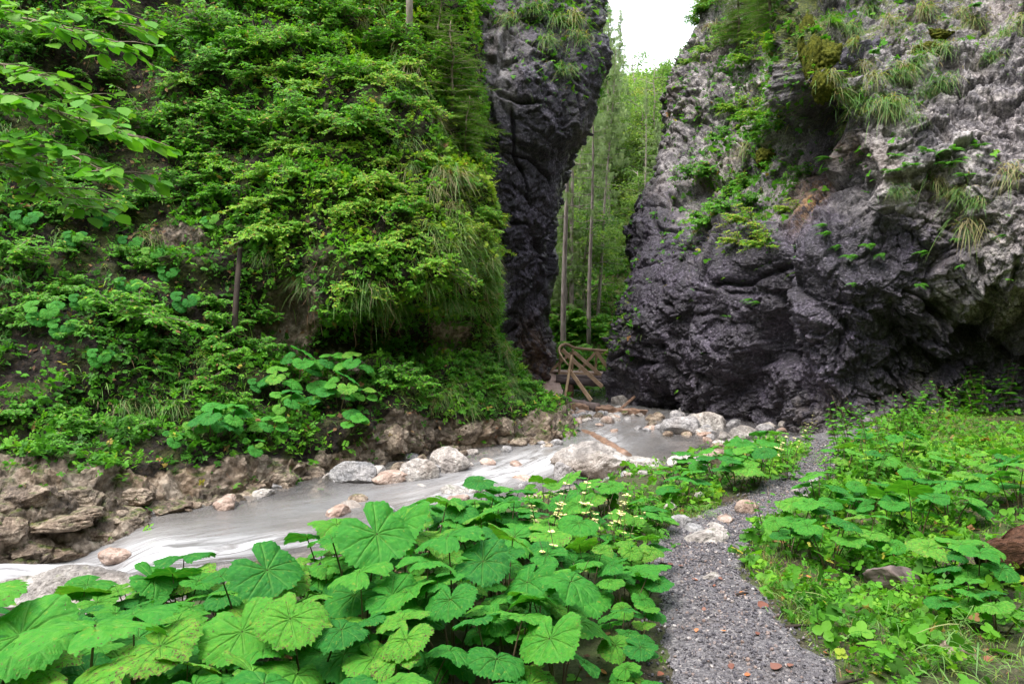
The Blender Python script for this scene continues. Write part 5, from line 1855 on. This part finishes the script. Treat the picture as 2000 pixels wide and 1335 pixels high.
def w_cover(px, py, X, Y):
    P = np.stack([X, Y, X * 0], -1)
    n = np.clip(.65 + 1.2 * fbm(P * 1.3, 3, 170), .05, 1)
    dens = .9 * ell(px, py, 1560, 1120, 100, 120) + .9 * ell(px, py, 1640, 950, 170, 110) + .9 * ell(px, py, 1650, 1100, 180, 80) + .6 * ell(px, py, 1850, 1180, 200, 90) + .5 * ell(px, py, 1800, 1300, 250, 60) + .35 * ell(px, py, 1850, 870, 250, 50) + .5 * ell(px, py, 1420, 990, 130, 50) + .4 * ell(px, py, 1260, 1020, 60, 80) + .5 * ell(px, py, 1900, 1000, 200, 80)
    return np.clip(dens, 0, 1) * n * (px > 1180)


cover(None, 'flat_ground_cover', 'small leaved ground cover right of the path', 14000, flat(.9, 10, 2.4, 14.5, w_cover), ((SPRIG_B, .4), (SPRIG_A, .3), (FAN3, .3)), .07, .15, .48, up=1.)
cover(None, 'flat_low_weeds', 'tiny creeping weeds along the path and under the plants', 9000, flat(-3, 9, 2.2, 12.5, lambda px, py, X, Y: np.clip(w_cover(px, py, X, Y) + .5 * (px < 1300) * np.clip(.2 + fbm(np.stack([X, Y, X * 0], -1) * 1.5, 2, 171), 0, 1), 0, 1)), ((SPRIG_C, .5), (FAN3, .5)), .045, .04, .42, up=1.)


def w_grass(px, py, X, Y):
    P = np.stack([X, Y, X * 0], -1)
    n = np.clip(.7 + 1.3 * fbm(P * 1.1, 3, 172), .05, 1)
    dens = 1.2 * ell(px, py, 1610, 1190, 140, 60) + .9 * ell(px, py, 1530, 1120, 60, 90) + .75 * ell(px, py, 1760, 1240, 240, 70) + .55 * ell(px, py, 1850, 870, 250, 55) + .5 * ell(px, py, 1400, 1000, 130, 40) + .5 * ell(px, py, 1620, 920, 60, 60) + .35 * ell(px, py, 1700, 1050, 250, 100) + .3 * ell(px, py, 1250, 1060, 60, 60)
    return np.clip(dens, 0, 1) * n * (px > 1150)


hair(None, 'flat_grass', 'short grass over the flat right of the path', 110000, flat(.9, 10, 2.4, 14.5, w_grass), .11, .56, .0028, droop=.55, upw=.5)


# ------------------------------------------------------------------ stones
def stone_mat_pick(i):
    return M[('boulder', 'boulder_grey', 'boulder_tan', 'boulder_pink')[i]]


PEB = [[stone_mesh(820 + 10 * j + i, stone_mat_pick(j), cuts=9) for i in range(4)] for j in range(4)]


def put_stone(px, py, w, h, j, what, group, zone='water', where=None, zf=water_z, mesh=None, sink=.3, deep=.8, order='x'):
    q = ground_at(px, py, zf)
    k = q[1] / F
    W, H = w * k, h * k
    me = mesh or PEB[j][random.randrange(4)]
    o = link('stone' if W < .7 else 'boulder', me, None, (q[0], q[1] + W * deep * .35, q[2] + H * (.5 - sink) + .0), (random.uniform(-.15, .15), random.uniform(-.15, .15), random.uniform(0, 6.28) if W < .35 else random.uniform(-.3, .3)),
             (W * .56, W * .5 * deep, H * .72))
    return reg(o, what, 'stone' if W < .7 else 'boulder', group, zone, where, order)


def big(seed, mat, cuts, rough=1.):
    return stone_mesh(seed, M[mat], base=ICO5, cuts=cuts, rough=rough)


put_stone(690, 942, 92, 48, 1, 'ridged grey boulder standing in the water by the left bank', None, None, mesh=big(841, 'boulder_grey', 14))
put_stone(872, 920, 82, 46, 0, 'pale white boulder in the stream under the left bank', None, None, mesh=big(842, 'boulder', 12))
put_stone(815, 938, 74, 40, 0, 'rounded cream stone between two boulders in the stream', None, None, mesh=big(843, 'boulder', 10))
put_stone(755, 944, 80, 20, 3, 'flat pinkish stone awash beside the cream stone', None, None)
put_stone(843, 924, 45, 18, 1, 'small dark wet stone touching the white boulder', None, None)
put_stone(826, 912, 26, 16, 3, 'small reddish brown stone behind the cream stone', None, None)
put_stone(952, 908, 34, 12, 3, 'flat rust red stone awash above the rapid', None, None)
put_stone(735, 925, 40, 16, 0, 'low pale stone in the still water behind the ridged boulder', None, None)
put_stone(1334, 848, 74, 44, 1, 'flat topped square grey block in the upper pool', None, None, mesh=big(844, 'boulder_grey', 16, .5))
put_stone(1385, 838, 84, 34, 0, 'long white boulder behind the square grey block', None, None, mesh=big(845, 'boulder', 10))
put_stone(1220, 790, 44, 26, 0, 'smooth white boulder at the end of the timber beam', None, None, mesh=big(846, 'boulder', 3, .35))
put_stone(1456, 858, 50, 30, 0, 'white stone at the right edge of the pool', None, None)
put_stone(1415, 856, 30, 16, 0, 'small white stone in the pool outlet', None, None)
put_stone(1500, 850, 40, 24, 1, 'grey stone on the pebbly shore', None, None)
put_stone(1560, 842, 34, 26, 3, 'buff angular stone at the foot of the right cliff', None, None, zf=ground_z)
big_s = put_stone(1165, 935, 150, 62, 0, 'large pale boulder with a dark wet side on the near shore', None, None, mesh=big(847, 'boulder', 9, 1.4), sink=.2)
put_stone(1255, 930, 120, 42, 0, 'rough white boulder patched with moss on the near shore', None, None, mesh=big(848, 'boulder', 8, 1.5))
put_stone(1105, 940, 60, 42, 1, 'dark wet boulder at the foot of the large pale boulder', None, None, mesh=big(849, 'boulder_grey', 10))
put_stone(1130, 932, 44, 26, 1, 'smooth grey stone in front of the large pale boulder', None, None)
put_stone(1345, 915, 70, 30, 0, 'low pale boulder behind the leaves at the pool edge', None, None, zf=ground_z)
put_stone(1400, 905, 60, 26, 3, 'pinkish stone half hidden by the leaves at the pool edge', None, None, zf=ground_z)
put_stone(60, 1205, 380, 80, 0, 'broad flat pale rock slab beside the white water', None, None, zf=ground_z, mesh=big(850, 'boulder', 16, 1.7), sink=.35, deep=.45)
put_stone(360, 1170, 120, 70, 1, 'grey angular rock behind the near leaves', None, None, zf=ground_z, mesh=big(851, 'boulder_grey', 14))
put_stone(215, 1095, 60, 26, 3, 'wet buff rock in the middle of the little fall', None, None)
put_stone(1385, 1062, 80, 30, 0, 'flat pale rock set in the gravel path', None, None, zf=ground_z, sink=.35)
put_stone(1335, 1030, 60, 24, 1, 'flat grey rock beside the path bend', None, None, zf=ground_z, sink=.4)
put_stone(1465, 1005, 46, 26, 3, 'buff rock between the path and the leaves', None, None, zf=ground_z)
put_stone(1590, 955, 30, 16, 0, 'pale rock where the path narrows', None, None, zf=ground_z)
put_stone(1310, 1000, 34, 18, 0, 'small pale rock behind the path bend', None, None, zf=ground_z)
put_stone(1390, 1135, 36, 14, 0, 'pale round stone lying on the path', None, None, zf=ground_z)
put_stone(300, 1235, 60, 34, 0, 'white stone glimpsed between the near leaves', None, None, zf=ground_z)
put_stone(250, 1270, 44, 26, 0, 'white stone half under the biggest near leaf', None, None, zf=ground_z)
put_stone(1730, 960, 30, 16, 0, 'pale stone on the grassy flat', None, None, zf=ground_z)
put_stone(1880, 1290, 60, 36, 2, 'brown earthy stone in the lower right grass', None, None, zf=ground_z)

# rounded conglomerate boulders set in the left bank
for i, (px, py, w, h) in enumerate(((790, 868, 66, 60), (745, 895, 54, 46), (690, 880, 70, 70), (925, 838, 64, 44), (912, 872, 76, 48), (850, 850, 40, 40), (842, 872, 22, 28), (870, 890, 44, 26), (640, 890, 70, 60), (620, 915, 60, 40), (560, 930, 80, 46), (500, 945, 70, 40), (430, 965, 90, 30), (340, 975, 130, 36),
                                     (170, 965, 90, 40), (985, 855, 50, 34), (1025, 862, 44, 26), (1070, 858, 46, 26), (1000, 820, 44, 36), (960, 880, 44, 24), (1040, 838, 36, 24), (570, 700, 60, 50), (700, 915, 40, 24), (780, 905, 50, 22))):
    q, nn = left.near(px, py)
    k = q[1] / F
    me = stone_mesh(860 + i % 9, M['boulder_tan'], cuts=13 + i % 5, rough=1.7) if i < 9 else BANKM[i % 9]
    if i < 9:
        BANKM = (BANKM if i else []) + [me]
    w, h = w * .8, h * .75
    o = link('bank_rock', me, None, q - nn * (w * k * .30), (random.uniform(-.3, .3), random.uniform(-.3, .3), random.uniform(-.5, .5)), (w * k * .6, w * k * .45, h * k * .6))
    reg(o, 'brown rounded rock set in the left bank', 'rock', 'rocks of the left bank', 'water' if py > 800 else 'left', order='x')

LEDGE = [stone_mesh(880 + i, M['boulder_tan'], base=ICO5, cuts=22, rough=1.5) for i in range(4)]
for i, (px, py, w, h) in enumerate(((330, 962, 130, 30), (430, 978, 100, 28), (250, 985, 120, 32), (150, 950, 110, 36), (60, 935, 110, 40), (110, 1000, 120, 34), (20, 1010, 100, 40), (205, 1030, 120, 30), (60, 1050, 110, 34), (160, 985, 90, 26), (10, 965, 90, 36), (270, 950, 80, 26), (300, 1028, 110, 32), (375, 1005, 120, 34), (490, 955, 100, 34), (560, 938, 90, 34), (100, 1062, 140, 36))):
    q, nn = left.near(px, py)
    k = q[1] / F
    o = link('rock_ledge', LEDGE[i % 4], None, q - nn * (w * k * .24) + (0, 0, -.02), (random.uniform(-.12, .12), random.uniform(-.15, .15), random.uniform(-.3, .5)), (w * k * .6, w * k * .42, h * k * .75))
    reg(o, 'tan slab of layered rock in the bank', 'rock', 'ledges of the left bank', 'water', order='x')

# cobbles
rs = np.random.default_rng(77)


def cobbles(n, fx, sizes, what, group, where, weights=(.4, .25, .15, .2), zf=ground_z, zone=None):
    for k in range(n):
        x, y = fx()
        z = max(float(zf(x, y)), float(water_z(x, y)) - .03)
        s = rs.uniform(*sizes)
        j = int(rs.choice(4, p=weights))
        o = link('cobble', PEB[j][rs.integers(4)], None, (x, y, z + s * .1), rs.uniform(-.4, .4, 3) + (0, 0, rs.uniform(0, 6)), (s * rs.uniform(.8, 1.2), s * rs.uniform(.7, 1.), s * rs.uniform(.45, .75)))
        tone = ('pale', 'grey', 'brown', 'pinkish')[j]
        reg(o, f'{tone} cobble', 'cobble', group, zone, where, order='x')


cobbles(80, lambda: (rs.normal(1.75, .55), rs.normal(19.9, 1.2)), (.06, .2), '', 'cobbles below the footbridge', 'on the bar below the footbridge')
cobbles(34, lambda: (rs.uniform(1.6, 4.6), rs.uniform(15.6, 20.)), (.08, .22), '', 'cobbles awash in the upper pool', 'awash in the upper pool', zf=water_z)
cobbles(70, lambda: (rs.normal(5.2, .7), rs.normal(14.3, .55)), (.05, .18), '', 'cobbles on the pebbly shore', 'on the pebbly shore by the cliff')
cobbles(30, lambda: (rs.uniform(3., 7.), rs.uniform(15.3, 17.)), (.08, .2), '', 'cobbles along the cliff foot', 'along the foot of the cliff', zf=water_z)
cobbles(44, lambda: (lambda t: (-3.6 + t * 5. + rs.normal(0, .2), 6.6 + 4.3 * t * .8 - .3 + rs.normal(0, .25)))(rs.random()), (.05, .17), '', 'cobbles on the near shore', 'on the near shore behind the leaves')
cobbles(26, lambda: (rs.uniform(1.3, 3.4), rs.uniform(6.2, 9.6)), (.03, .10), '', 'cobbles beside the path bend', 'beside the bend of the path')
cobbles(16, lambda: (rs.uniform(-2.4, .6), rs.uniform(9.5, 12.6)), (.08, .22), '', 'stones under the shallow water', 'under the shallow rapid', zf=lambda x, y: water_z(x, y) - .07)

cobbles(30, lambda: (lambda q: (q[0] + rs.normal(0, .12), q[1] - abs(rs.normal(0, .15))))(ground_at(rs.uniform(250, 1090), 0, None) if False else left.near(*(lambda x: (x, np.interp(x, [250, 400, 620, 800, 960, 1090], [1030, 985, 930, 900, 880, 862])))(rs.uniform(250, 1090)))[0]), (.05, .2), '', 'stones at the foot of the left bank', 'at the foot of the left bank', weights=(.1, .3, .5, .1), zf=water_z)

# gravel of the path
tp_ = ico(1)
gm = MB()
ng = 24000
u = RNG.integers(0, 330, ng)
vv = np.clip(RNG.normal(0, .55, ng), -1.15, 1.15)
gxp = PW[u, 0] + nr[u, 0] * vv * PW[u, 2] + RNG.normal(0, .03, ng)
gyp = PW[u, 1] + nr[u, 1] * vv * PW[u, 2] + RNG.normal(0, .03, ng)
gz = surf_z(gxp, gyp)
A = RNG.normal(size=(ng, 3, 3))
Qm, _ = np.linalg.qr(A)
sz = (.0028 + .010 * RNG.random(ng) ** 4.) * (1 + .05 * gyp)
flatn = np.stack([np.ones(ng), RNG.uniform(.6, 1., ng), RNG.uniform(.4, .8, ng)], -1)
Mx = Qm * (sz[:, None] * flatn)[:, None, :]
gm.scatter(tp_[0], tp_[1], Mx, np.stack([gxp, gyp, gz + sz * .25], -1), RNG.random(ng))
t = NT('gravel_stone')
M['gravel'] = t.done(t.pbsdf(t.ramp(t.attr('tint'), [(0., (.035, .033, .04)), (.4, (.072, .067, .078)), (.75, (.14, .13, .14)), (.9, (.18, .125, .105)), (1., (.36, .34, .335))]), .6, .4))
tag(link('path_gravel', gm.mesh('path_gravel', M['gravel'], False)), 'loose grey gravel strewn over the footpath', 'gravel', kind='stuff')
# litter of dead leaf crumbs on the soil
lm = MB()


def litter(n, x0, x1, y0, y1, w):
    Q, N = flat(x0, x1, y0, y1, w)(n)
    n = len(Q)
    lm.scatter(*LEAF5, basis(RNG.normal(size=(n, 3)) * (1, 1, .25), unit(RNG.normal(0, .35, (n, 3)) + (0, 0, 1))) * RNG.uniform(.02, .06, n)[:, None, None], Q + (0, 0, .012), RNG.random(n))


litter(2600, -3, 9, 2.0, 14, lambda px, py, X, Y: .25 + .7 * ell(px, py, 1150, 1290, 200, 60) + .4 * ell(px, py, 1850, 900, 200, 40) + .4 * ell(px, py, 1560, 1280, 80, 60))
Q, N = left.sample(2600, lambda px, py, S: inframe(px, py) * (sstep(900, 860, py)) * (.25 + ell(px, py, 200, 390, 160, 60) + .6 * ell(px, py, 470, 660, 90, 60) + .5 * ell(px, py, 320, 220, 120, 120)))
lm.scatter(*LEAF5, basis(RNG.normal(size=Q.shape), unit(N + RNG.normal(0, .5, Q.shape))) * RNG.uniform(.05, .13, len(Q))[:, None, None], Q + N * .03, RNG.random(len(Q)))
t = NT('dead_leaf')
M['dead'] = t.done(t.pbsdf(t.ramp(t.attr('tint'), [(0., (.03, .018, .012)), (.5, (.13, .065, .035)), (.85, (.27, .15, .08)), (1., (.38, .24, .12))]), .8, .2))
tag(link('leaf_litter', lm.mesh('leaf_litter', M['dead'])), 'brown dead leaf litter on soil and slope', 'leaf litter', kind='stuff')

# single fallen leaves on path and verge
t = NT('fallen_leaf')
rr_ = t.n('ShaderNodeObjectInfo').outputs['Random']
M['fallen'] = t.done(t.pbsdf(t.ramp(rr_, [(0., (.12, .045, .03)), (.3, (.30, .09, .035)), (.45, (.48, .17, .04)), (.6, (.25, .12, .07)), (1., (.14, .06, .045))]), .6, .3))
FAL = [make_mesh('fallen_leaf', LEAFT[0] * (1, 1, k_) + (0, -.5, 0), LEAFT[1], M['fallen']) for k_ in (1., 1.8, -1.)]
for px, py, s in ((1357, 1138, .06), (1407, 1136, .045), (1330, 1113, .06), (1295, 1105, .08), (1310, 1108, .06), (1450, 1165, .055), (1490, 1190, .10), (1440, 1168, .05), (1515, 1312, .085), (1543, 1308, .05), (1360, 1240, .04), (1428, 1310, .05), (1413, 1242, .04), (1375, 1198, .04), (1600, 1225, .07), (1590, 1230, .06), (1530, 1172, .05), (1615, 1280, .05), (1700, 1130, .09), (1650, 1250, .05),
                  (1580, 1130, .05), (1570, 1195, .05), (1700, 1265, .05), (1290, 1325, .05), (1230, 1300, .07), (1180, 1320, .06), (1395, 1150, .03), (1460, 1330, .04), (1760, 1215, .05), (1930, 1290, .07), (1660, 1320, .06), (1480, 1245, .04), (1010, 985, .05), (1195, 892, .10)):
    q = ground_at(px, py)
    o = link('fallen_leaf', FAL[random.randrange(3)], None, (q[0], q[1], float(surf_z(q[0], q[1])) + .014), (random.uniform(-.3, .3), random.uniform(-.3, .3), random.uniform(0, 6.28)), (s * .8,) * 3)
    reg(o, 'dry reddish fallen leaf', 'fallen leaf', 'fallen leaves on the path and verge', 'ground' if px > 1300 else 'fore', order='x')

# ------------------------------------------------------------------ footbridge of raw timber
br = link('footbridge', None, None, at(1095, 740, 24))
tag(br, 'rustic wooden footbridge with a bent pole handrail squeezed between the cliffs', 'footbridge')
BL = -np.array(br.location)


def bpart(name, pieces, mat):
    b = MB()
    for V, Q in pieces:
        b.add(V, Q)
    return link(name, b.mesh(name, M[mat], mat not in ('wood', 'deckwood')), br, BL)


def lerp3(a, b, t):
    return a + (b - a) * t


# ramp: cross planks from the bank up to the deck
a0, a1 = at(1030, 724, 25.0), at(1088, 727, 24.9)
b0, b1 = at(1050, 786, 22.7), at(1105, 784, 22.6)
pl = []
n = 11
for i in range(n):
    t0 = (i + .5) / n
    pl.append(board(lerp3(a0, b0, t0) + RNG.normal(0, .012, 3), lerp3(a1, b1, t0) + RNG.normal(0, .015, 3), np.linalg.norm(b0 - a0) / n - .012, .045, up=b0 - a0, seed=i))
bpart('ramp', pl, 'deckwood')
pl = []
d0, d1, e0 = at(1035, 722, 25.1), at(1092, 726.5, 24.7), at(1215, 731, 24.6)
for i in range(15):
    p = lerp3(d1, e0, (i + .5) / 15)
    pl.append(board(p + (0, -.05, 0), p + (.05, 1.1, .0), .155, .045, up=(1, 0, 0), seed=40 + i))
for i in range(5):
    p = lerp3(d0, d1, (i + .5) / 5)
    pl.append(board(p + (0, 0, 0), p + (.05, 1.1, 0), .19, .045, up=(1, 0, 0), seed=60 + i))
bpart('deck', pl, 'deckwood')
bpart('log_beam', [tube(crmat(3, 10) @ np.stack([at(1086, 735.5, 24.45), at(1150, 737, 24.4), at(1222, 742, 24.6)]), [.085] * 10, 10)], 'greylog')
bpart('log_beam', [tube(crmat(3, 10) @ np.stack([at(1086, 742, 24.1), at(1150, 746, 24.), at(1216, 750, 24.)]), np.linspace(.12, .13, 10), 12)], 'greylog')
bpart('support_post', [tube(np.stack([at(1209, 778, 24.1), at(1209, 748, 24.1)]), [.085, .08], 10)], 'greylog')
bpart('support_post', [tube(np.stack([at(1113, 784, 23.3), at(1113, 770, 23.5), at(1114, 756, 23.9)]), [.125, .12, .115], 12)], 'rotlog')
bpart('edge_board', [board(at(1090, 729, 24.65), at(1215, 733, 24.55), .09, .05, seed=71)], 'wood')
# posts
for k, (p, q, r_) in enumerate(((at(1091, 741, 24.5), at(1094, 690, 24.4), .042), (at(1116.5, 729, 24.7), at(1119, 680, 24.6), .045), (at(1162, 732, 24.75), at(1165, 686, 24.7), .045), (at(1102.5, 781, 22.55), at(1116, 693, 23.2), .045))):
    bpart('post', [tube(crmat(3, 8) @ np.stack([p, (p + q) / 2 + (.012, 0, 0), q]), np.linspace(r_, r_ * .85, 8), 9)], 'pole')
# bent pole handrail
rail = np.stack([at(1230, 688, 24.8), at(1188, 685.5, 24.75), at(1150, 682, 24.7), at(1121, 678.5, 24.6), at(1111, 673.5, 24.5), at(1104, 672, 24.4), at(1096, 674.5, 24.3), at(1092, 681, 24.2), at(1092.5, 688, 24.0), at(1098, 698, 23.7), at(1104, 706, 23.4), at(1110.5, 713, 23.1)])
bpart('handrail', [tube(crmat(len(rail), 60) @ rail, np.interp(np.linspace(0, 1, 60), [0, .3, .5, .8, 1], [.05, .047, .05, .04, .026]), 9)], 'pole')
bpart('under_rail', [tube(np.stack([at(1168, 687, 24.72), at(1190, 694, 24.75)]), [.03, .026], 8)], 'pole')
# sawn diagonal braces
for k, (p, q, w_) in enumerate(((at(1097.5, 682.5, 24.1), at(1176.5, 755, 23.6), .135), (at(1110, 720, 23.05), at(1155, 782, 22.5), .135), (at(1121, 687, 24.5), at(1180, 738, 24.45), .12), (at(1165, 687, 24.65), at(1205, 742, 24.65), .12), (at(1130, 724, 24.72), at(1162, 689, 24.72), .085), (at(1073, 726, 24.85), at(1116, 688, 24.72), .085))):
    bpart('brace', [board(p, q, w_, .035, up=(0, -.15, 1), seed=80 + k)], 'wood')

# loose timbers in the stream
p, q = ground_at(1062, 786, lambda x, y: np.full_like(x, -.45)), ground_at(1256, 806, lambda x, y: np.full_like(x, -.5))
V, Fq = board(p + (0, 0, -.04), q + (0, 0, -.04), .24, .34, bev=.03, seg=60, seed=90)
V = V + .06 * fbm(V * np.array([1.2, 4, 4]), 4, 91)[:, None] * np.array([0, 1, 1])
tag(link('timber_beam', make_mesh('timber_beam', V, Fq, M['redlog'], None, False)), 'long weathered timber beam lying across the stream below the footbridge', 'timber')
p2, q2 = p + (.35, .55, .06), q + (-1.1, .75, .05)
V, Fq = board(p2, q2, .2, .22, bev=.04, seg=12, seed=92)
V = V + .03 * fbm(V * 2.2, 3, 93)[:, None] * np.array([0, 1, 1])
tag(link('timber_beam', make_mesh('timber_beam', V, Fq, M['greylog'])), 'second darker beam lying just behind the long timber beam', 'timber')
tag(link('broken_plank', make_mesh('broken_plank', *board(ground_at(1196, 811, water_z) + (0, 0, -.02), at(1237, 777, 20.3), .17, .07, up=(.4, -.6, .6), seed=94), M['redlog'])), 'broken plank leaning on the smooth white boulder', 'plank')
p, q = ground_at(1135, 838, water_z) + (0, 0, -.08), ground_at(1222, 893, water_z) + (0, 0, -.03)
lg = crmat(4, 16) @ np.stack([p, lerp3(p, q, .35) + (.02, 0, .05), lerp3(p, q, .7) + (0, 0, .05), q])
V, Fq = tube(lg, np.linspace(.08, .13, 16), 12)
V = V + .03 * fbm(V * 2.5, 3, 95)[:, None]
tag(link('sunken_log', make_mesh('sunken_log', V, Fq, M['redlog'])), 'reddish log half sunk slantwise at the head of the rapid', 'log')
# rotten log and the splintered stump on the right
p, q = ground_at(1925, 1140), ground_at(2140, 1060)
lg = crmat(3, 24) @ np.stack([p + (0, 0, .1), (p + q) / 2 + (0, 0, .15), q + (0, 0, .2)])
lg = crmat(24, 90) @ lg
V, Fq = tube(lg, np.linspace(.10, .17, 90), 60)
V = V + .10 * ridged(V * np.array([1.6, 5., 5.]), 4, 96)[:, None] * np.array([0, -.4, .6])
tag(link('rotten_log', make_mesh('rotten_log', V, Fq, M['rotlog'])), 'thick reddish rotten log lying among the leaves at the right edge', 'log')
q = ground_at(1745, 1160)
V, Fc = stone(97, ICO4, 10, 1.8)
V = V * np.array([.17, .10, .20])
V = V * (1.25, 1, .62)
V[:, 0] += V[:, 2] * -.35
tag(link('wood_stump', make_mesh('wood_stump', V, Fc, M['greylog']), None, q + (0, 0, .08), (0, .2, .3)), 'splintered grey wood stump in the grass before the leaves', 'stump')
for px, py, l, a in ((1560, 1228, .16, .1), (1450, 1167, .09, .3), (1600, 1155, .12, .0), (1640, 1350, .3, .4), (1920, 1240, .3, -.3)):
    q = ground_at(px, py)
    q[2] = float(surf_z(q[0], q[1])) + .014
    d = np.array([math.cos(a), math.sin(a), 0]) * l / 2
    o = link('fallen_stick', make_mesh('fallen_stick', *tube(np.stack([-d, d * .1 + (0, 0, .006), d]), [.008, .009, .005], 6), M['darkbark']), None, q)
    reg(o, 'short dark stick', 'stick', 'sticks on the ground', 'ground', order='x')

for k, o in enumerate(BB):                 # a plant shape that was never placed does not belong in the scene
    if k not in BB_USED:
        for ch in list(o.children):
            bpy.data.objects.remove(ch)
        bpy.data.objects.remove(o)
write_labels()
